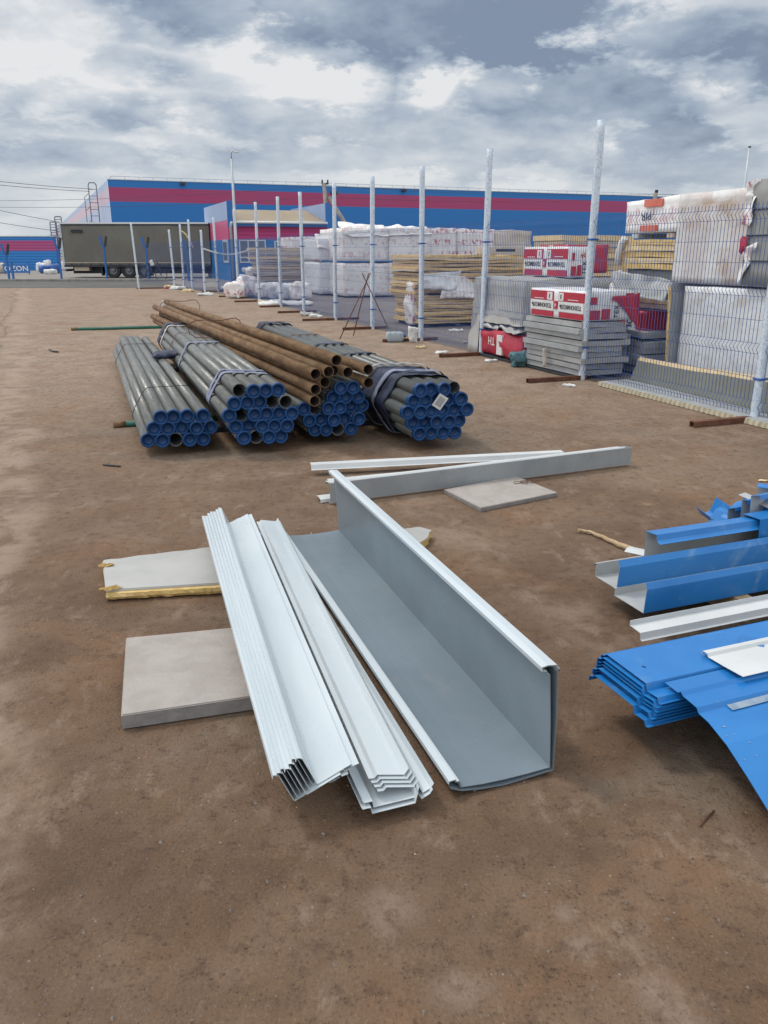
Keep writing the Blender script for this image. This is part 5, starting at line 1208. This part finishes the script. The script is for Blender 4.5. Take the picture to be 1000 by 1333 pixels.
# low wing at the left
Yw = 76.0; hw2 = HT(Yw, 308)
W0 = Vector((-82, Yw, 0)); xr = (76 - CX) / FPX * (Yw * ct + .5)
o = empty('low_wing', W0, 0, 'low blue wing with a magenta band at the far left', 'building')
link('wall', boxm(0, xr + 82, 0, .3, 0, hw2), banded('clad_low', (.012, .17, .47), (.38, .05, .16), HT(Yw, 326.5), HT(Yw, 313), rib=.3, ribscale=26), parent=o)
link('roof_edge', boxm(-.05, xr + 82.05, -.06, 6, hw2, hw2 + .07), galv, parent=o)
# blue annex with the cream roof
N = G(301, 366); N.z = 0; wN = along(Vector((N.x, N.y, 2)), E1, 430); dN = 8.0
o = empty('annex', N, A1, 'small blue and magenta annex with cream sloping roof between two fins', 'building')
ze, zp_ = HT(N.y, 289), HT(N.y, 261.5); z1, z2 = HT(N.y, 311.5), HT(N.y, 292.5)
bands_ = banded('clad_annex', (.008, .155, .46), (.40, .02, .13), z1, z2, rib=.2, ribscale=30)
bands_side = banded('clad_annex_side', (.02, .19, .48), (.47, .07, .17), z1, HT(N.y, 284), rib=.0)
link('front_wall', boxm(.25, wN - .25, 0, .25, 0, ze - .05), bands_, parent=o)
lw_ = link('end_wall', boxm(0, .25, .02, dN, 0, zp_ - 1.0), bands_side, parent=o)
link('end_wall', boxm(wN - .25, wN, .02, dN, 0, zp_ - 1.0), bands_side, parent=o)
finm = mat('fin_cladding', (.22, .30, .47), (.25, .33, .50), .5, .4)
for x_ in (0, wN - .25):
    link('parapet_fin', boxm(x_, x_ + .25, .005, dN, zp_ - .995, zp_), finm, parent=o)
    link('fin_edge', boxm(x_ - .02, x_ + .27, -.06, .004, ze - .25, zp_ + .02), mat('fin_edge_blue', (.02, .14, .40), rough=.5), parent=o)
bm = bmesh.new(); zr = zp_ - .25
vs = [bm.verts.new(q) for q in ((.26, -.25, ze), (wN - .26, -.25, ze), (wN - .26, 4.0, zr), (.26, 4.0, zr))]; bm.faces.new(vs)
bmesh.ops.solidify(bm, geom=bm.faces[:], thickness=.08)
link('roof', bm, cream_roof, parent=o)
link('fascia', boxm(.26, wN - .26, -.30, -.255, ze - .22, ze + .05), mat('fascia_blue', (.01, .10, .32), rough=.4), parent=o)
link('gutter', tubem([(.26, -.36, ze + .0), (wN - .26, -.36, ze + .0)], .07, 8), pvc, parent=o)
link('downpipe', tubem([(.12, -.42, ze - .02), (.12, -.12, ze - .3), (.12, -.12, .1)], .075, 8), galv, parent=o)
def window(o, a0, a1, z0, z1, mull, tr):
    f = bmesh.new(); t_ = .07
    for (q0, q1, r0, r1) in ((a0, a1, z0, z0 + t_), (a0, a1, z1 - t_, z1), (a0, a0 + t_, z0 + t_, z1 - t_), (a1 - t_, a1, z0 + t_, z1 - t_)): bm_box(f, q0, q1, -.05, -.003, r0, r1)
    for q in mull: bm_box(f, q - t_ / 2, q + t_ / 2, -.055, -.004, z0 + t_, z1 - t_)
    if tr: bm_box(f, a0 + t_, a1 - t_, -.052, -.005, tr - t_ / 2, tr + t_ / 2)
    q = link('window', f, pvc, parent=o)
    link('pane', boxm(a0 + .03, a1 - .03, -.03, -.015, z0 + .03, z1 - .03), glass, parent=q)
ax = lambda x: along(Vector((N.x, N.y, 2)), E1, x)
zw0, zw1 = HT(N.y + .5, 342), HT(N.y + .5, 312)
window(o, ax(311), ax(346), zw0, zw1, (ax(323), ax(335)), HT(N.y + .5, 335))
window(o, ax(357), ax(382), zw0, zw1 - .05, (ax(369),), HT(N.y + 1, 335))
f = bmesh.new()
ay = lambda x: along(Vector((N.x, N.y, 2)), E2, x)
bm_box(f, -.05, -.003, ay(297), ay(291), zw0, zw1); q = link('window', f, pvc, parent=o)
link('pane', boxm(-.06, -.051, ay(297) + .15, ay(291) - .15, zw0 + .12, zw1 - .12), glass, parent=q)
# trailer
Yt = 53.6; T0 = atY(85, 362, Yt); T1 = atY(276, 362, Yt); T0.z = 0; LT = T1.x - T0.x
o = empty('semi_trailer', T0, 0, 'long olive grey curtain-sided trailer parked before the warehouse', 'trailer')
zb, zt_ = HT(Yt, 344.5), HT(Yt, 291.5)
bm = bmesh.new(); n_ = 60; cols = []
for k in range(n_ + 1):
    x_ = .12 + (LT - .12) * k / n_
    cols.append([bm.verts.new((x_, -.03 + .035 * noise.noise(Vector((x_ * 1.3, z_ * .7, 2))) , z_)) for z_ in [zb + (zt_ - zb) * j / 8 for j in range(9)]])
for k in range(n_):
    for j in range(8): bm.faces.new((cols[k][j], cols[k + 1][j], cols[k + 1][j + 1], cols[k][j + 1])).smooth = True
link('curtain', bm, curtain, parent=o)
link('body', boxm(.1, LT, .05, 2.5, zb, zt_), truck_dark, parent=o)
link('top_rail', boxm(.02, LT, -.07, 2.55, zt_, zt_ + .10, .01), rail_white, parent=o)
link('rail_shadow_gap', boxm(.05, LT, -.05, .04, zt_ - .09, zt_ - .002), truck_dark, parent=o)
link('lower_rail', boxm(.05, LT, -.06, 2.5, zb - .14, zb - .003, .01), truck_dark, parent=o)
link('rear_frame', boxm(0, .11, -.06, 2.5, zb - .14, zt_ - .003, .01), galv, parent=o)
link('chassis', boxm(.4, LT, .5, 2.0, zb - .55, zb - .145), truck_dark, parent=o)
link('underrun_bar', boxm(.05, .15, .05, 2.45, .42, .55), truck_dark, parent=o)
link('pallet_box', boxm(.65, 1.6, .02, .6, .45, .82, .02), ply_grey, parent=o)
link('mudguard', boxm(2.35, 2.43, .05, .5, .15, .85), truck_dark, parent=o)
rw = .49
for x in (147, 167.5, 188):
    cxw = atY(x, 352, Yt).x - T0.x
    bm = bmesh.new(); prof = [(rw * .55, .02), (rw * .9, -.01), (rw, .03), (rw, .27), (rw * .9, .3), (rw * .55, .28)]; rg = []
    for rr, y_ in prof: rg.append([bm.verts.new((cxw + rr * math.cos(k * math.pi / 14), y_, rw + rr * math.sin(k * math.pi / 14))) for k in range(28)])
    for i in range(5):
        for k in range(28): bm.faces.new((rg[i][k], rg[i][(k + 1) % 28], rg[i + 1][(k + 1) % 28], rg[i + 1][k]))
    wh = link('wheel', bm, tyre, parent=o)
    bm = bmesh.new(); rg = []
    for rr, y_ in ((rw * .56, .03), (rw * .5, .10), (rw * .28, .12), (rw * .24, .03), (rw * .1, .01)): rg.append([bm.verts.new((cxw + rr * math.cos(k * math.pi / 10), y_, rw + rr * math.sin(k * math.pi / 10))) for k in range(20)])
    for i in range(4):
        for k in range(20): bm.faces.new((rg[i][k], rg[i][(k + 1) % 20], rg[i + 1][(k + 1) % 20], rg[i + 1][k]))
    bm.faces.new(rg[-1]); link('rim', bm, rim_steel, parent=wh)
link('hem_band', boxm(.14, LT, -.085, -.07, zb + .10, zb + .15), ply_grey, parent=o)
bm = bmesh.new(); x_ = .5
while x_ < LT:
    bm_box(bm, x_, x_ + .05, -.088, -.068, zb - .02, zb + .10); x_ += .62
q = link('buckle_row', bm, truck_dark, parent=o); q['kind'] = 'stuff'
bm = boxm(.75, 1.45, -.083, -.075, zt_ - .52, zt_ - .34, .03); link('faded_badge', bm, truck_dark, parent=o)
# bicycle
p = G(201, 366); o = empty('bicycle', p, .05, 'dark bicycle with a white bag on the saddle in front of the trailer wheels', 'bicycle')
for x_ in (-.5, .42):
    wh = link('wheel', tubem([(x_ + .32 * math.cos(k * math.pi / 12), 0, .34 + .32 * math.sin(k * math.pi / 12)) for k in range(24)], .024, 6, closed=True), tyre, parent=o)
    sp_ = bmesh.new()
    for k in range(8): bm_tube(sp_, [(x_, 0, .34), (x_ + .31 * math.cos(k * math.pi / 4), 0, .34 + .31 * math.sin(k * math.pi / 4))], .006, 3)
    link('spokes', sp_, rim_steel, parent=wh)
f = bmesh.new()
for a_, b_ in (((-.5, 0, .34), (-.05, 0, .32)), ((-.5, 0, .34), (-.18, 0, .80)), ((-.05, 0, .32), (-.20, 0, .92)), ((-.05, 0, .32), (.30, 0, .82)), ((-.18, 0, .80), (.28, 0, .88)), ((.42, 0, .34), (.27, 0, .95)), ((.27, 0, .95), (.25, 0, 1.05))): bm_tube(f, [a_, b_], .03, 6)
link('frame', f, truck_dark, parent=o)
link('handlebar', tubem([(.12, -.26, 1.05), (.25, -.2, 1.06), (.25, .2, 1.06), (.12, .26, 1.05)], .02, 6), truck_dark, parent=o)
link('saddle', lump(.28, .15, .08, (5, 4, 3), .01, 5, .4, 301, 'c'), truck_dark, parent=o, loc=(-.22, 0, .92))
q = link('bag', lump(.2, .2, .36, (5, 5, 6), .03, 5, .5, 302, 'c'), litter_white, smooth=True, loc=p + Vector((-.02, 0, .83)), rz=.2); q.rotation_euler = (0, R(-14), 0); tag(q, 'white bag hung on the bicycle', 'bag')
# thin blue boundary posts with forked tops
names_ = ['first from the left edge', 'second from the left edge', 'left of the trailer', 'in front of the trailer wheels', 'above the bicycle', 'between the far white posts']
for i, (x, y, yt_) in enumerate(((12.4, 365, 318), (18, 365, 340), (80.6, 365, 310), (139.5, 363, 308), (193.5, 364, 309), (246, 366, 311))):
    p = G(x, y); h = HT(p.y, yt_); o = empty('boundary_post', p, 0, f'thin blue boundary post, {names_[i]}', 'post', 'thin blue boundary posts along the kerb')
    hs_ = h - .55 if i != 1 else h
    link('shaft', boxm(-.05, .05, -.05, .05, 0, hs_), post_blue, parent=o)
    if i != 1:
        for s_, m_ in ((-1, post_blue), (1, truck_dark)):
            a_ = link('arm', boxm(-.06, .06, -.04, .04, 0, .62), m_, parent=o, loc=(s_ * .075, 0, hs_ - .03)); a_.rotation_euler = (0, s_ * .22, 0)
# delivery barrier with lettering, heap of parcels at the far left
p = G(5, 357); o = empty('sign_barrier', p, 0, 'low blue barrier with white letters at the far left', 'barrier')
wb_ = 2.0
link('board', boxm(0, wb_, 0, .06, .10, .74, .01), mat('barrier_blue', (.02, .14, .42), rough=.5), parent=o)
text_mesh(o, 'OZON', .52, (wb_ * .5, -.003, .40), FY, litter_white, 'lettering', .02, 1.15)
for x_ in (.1, wb_ - .1): link('leg', boxm(x_ - .03, x_ + .03, .065, .12, 0, .95), post_blue, parent=o)
for i, (x, y, w_, h_, m_, lab) in enumerate(((55, 354, .8, .75, film_bluish, 'pale parcel sack left in the far heap by the low wing'), (61, 356, 1.1, .62, strap_blue, 'blue parcel sack in the middle of the far heap'), (66, 357, 1.0, .35, litter_white, 'white sheet in front of the far heap'), (72, 356, 1.0, .7, strap_blue, 'dark blue sack right in the far heap'), (64, 352, .7, .95, film_white, 'white sack on the back of the far heap'), (86, 352, 1.0, .8, litter_white, 'white bundle by the trailer rear'), (2, 356, .9, .8, film_tan, 'tan sack at the left edge behind the barrier'))):
    o = link('parcel_sack', lump(w_, .7, h_, (8, 7, 7), .09, 3, .5, 320 + i, 'c'), m_, smooth=True, loc=G(x, y), rz=i * .7); tag(o, lab, 'sack', 'sacks in the far left corner')
o = link('orange_cone', lump(.5, .5, 1.1, (5, 5, 8), .03, 3, .6, 340, 'c'), orange_print, smooth=True, loc=G(4, 350)); tag(o, 'orange brown bundle standing at the left edge by the low wing', 'bundle')
for i, (x0, y0, x1, y1) in enumerate(((58, 349, 55, 323), (66, 349, 62, 319))):
    a_ = G(x0, y0); b_ = atY(x1, y1, a_.y + .4)
    tag(link('grey_pole', tubem([a_, b_], .07, 7), galv), ['grey pole before the low wing, shorter left one', 'grey pole before the low wing, taller right one'][i], 'pole', 'grey poles before the low wing')
# street lamp, mast, utility poles, cables
p = G(310, 366.5); h = HT(p.y, 196); o = empty('street_lamp', p, 0, 'tall thin street lamp in front of the annex', 'street lamp')
link('pole', tubem([(0, 0, 0), (0, 0, 3), (0, 0, h - .4)], .09, 8, rs=[.10, .085, .055]), galv, parent=o)
link('arm', tubem([(0, 0, h - .4), (.0, 0, h - .1), (.08, 0, h), (.2, 0, h - .02)], .045, 6), galv, parent=o)
link('lamp_head', boxm(.12, .42, -.08, .08, h - .10, h - .02, .02), rail_white, parent=o)
Yp = 60.0; base = atY(424.5, 340, Yp); base.z = 0
o = empty('utility_pole', base, 0, 'weathered concrete utility pole with a slanting brace behind the annex', 'utility pole')
h = HT(Yp, 238)
tpx = atY(422, 238, Yp).x - base.x
link('pole', tubem([(.35, 0, 0), (tpx, 0, h)], .16, 8, rs=[.2, .13]), concrete_pole, parent=o)
a_ = atY(428, 256, Yp) - base; b_ = atY(466, 318, Yp) - base; link('brace', tubem([a_, b_ + (b_ - a_) * .7], .14, 8), concrete_pole, parent=o)
for z_, x_ in ((HT(Yp, 239), 425), (HT(Yp, 253), 436)):
    q = link('crossarm', boxm(atY(x_ - 5, 300, Yp).x - base.x, atY(x_ + 4, 300, Yp).x - base.x, -.06, .06, z_ - .05, z_ + .05), truck_dark, parent=o)
    for dx_ in (-4, 3): link('insulator', tubem([(atY(x_ + dx_, 300, Yp).x - base.x, 0, z_ + .052), (atY(x_ + dx_, 300, Yp).x - base.x, 0, z_ + .25)], .06, 6), truck_dark, parent=q)
Yq = 62.0; base2 = atY(846, 330, Yq); base2.z = 0; h2 = HT(Yq, 247)
o = empty('utility_pole', base2, 0, 'utility pole whose dark tip shows above the white upside-down pack', 'utility pole')
link('pole', tubem([(0, 0, 0), (0, 0, h2 - .2)], .15, 8), concrete_pole, parent=o)
q = link('crossarm', boxm(-.25, 1.4, -.05, .05, h2 - .75, h2 - .65), truck_dark, parent=o)
link('insulator', tubem([(.05, 0, h2 - .2), (.05, 0, h2)], .12, 7), truck_dark, parent=q); link('insulator', tubem([(1.25, 0, h2 - .65), (1.25, 0, h2 - .35)], .12, 7), truck_dark, parent=q)
p = atY(959.5, 320, 40); p.z = 0; o = empty('mast', p, 0, 'thin mast rising behind the stained white block', 'mast'); h = HT(40, 192)
link('pole', tubem([(0, 0, 0), (.0, 0, h)], .05, 7, rs=[.07, .045]), galv, parent=o); link('tip', boxm(-.05, .05, -.05, .05, h, h + .06, .01), truck_dark, parent=o)
def cable(pts, r, label):
    P_ = []
    for i in range(len(pts) - 1):
        a_, b_ = pts[i], pts[i + 1]; L = (b_ - a_).length
        for k in range(12):
            f = k / 12; q = a_.lerp(b_, f); q.z -= 4 * f * (1 - f) * L * .012; P_.append(q)
    P_.append(pts[-1]); tag(link('cable', tubem(P_, r, 4), wire_dark), label, 'cable', 'overhead cables')
for x0, y0, x1, y1, lab in ((-220, 205, 121, 246, 'uppermost overhead cable at the left edge'), (-220, 212, 117, 249, 'second overhead cable at the left edge'), (-220, 218, 90, 291, 'third overhead cable at the left edge'), (-220, 244, 78, 301, 'lowest overhead cable at the left edge')):
    cable([atY(x0, y0, 60), atY(x1, y1, 82)], .020, lab)
for y0, y1, lab in ((255, 247, 'upper overhead cable in front of the warehouse'), (262, 252, 'lower overhead cable in front of the warehouse')):
    cable([atY(-100, y0 + 6, 58), atY(424, y0 - 14 if y0 < 260 else y0 - 6, 60), atY(846, y1 + 6, 62), atY(1200, y1 - 6, 63)], .011, lab)

drape('loose_film', [worldpt(p3, w3 * .86, -.12, HT(p3.y, 386)), worldpt(p3, w3 * 1.25, -.15, HT(p3.y, 384)), worldpt(p3, w3 * 1.22, -.3, HT(p3.y, 420)), worldpt(p3, w3 * .80, -.3, HT(p3.y, 424))], tarp_grey, 'grey film skirt between the yellow foam stack and the tarp', amp=.10, seed=41, sc=3)
drape('loose_film', [wp7(-.30, .10, zz(356)), wp7(.05, -.05, zz(352)), wp7(.10, -.20, zz(400)), wp7(-.35, -.05, zz(398))], film_pink, 'pinkish loose film between the printed packs and the yellow foam pack', amp=.09, seed=42, sc=5)
drape('loose_film', [wp7(-.15, -.42, zz(436)), wp7(w7 * .7, -.42, zz(430)), wp7(w7 * .75, -.52, zz(458)), wp7(-.10, -.52, zz(466))], film_grey, 'grey film hanging over the sagging slab stack', amp=.06, seed=43, sc=5)
drape('loose_film', [worldpt(qb, -.1, -.08, zb * 2.05), worldpt(qb, wb + .1, -.08, zb * 2.0), worldpt(qb, wb + .05, .5, tb + .12), worldpt(qb, 0, .5, tb + .14)], film_pink, 'loose printed film on the narrow white pack', amp=.10, seed=44, sc=3)
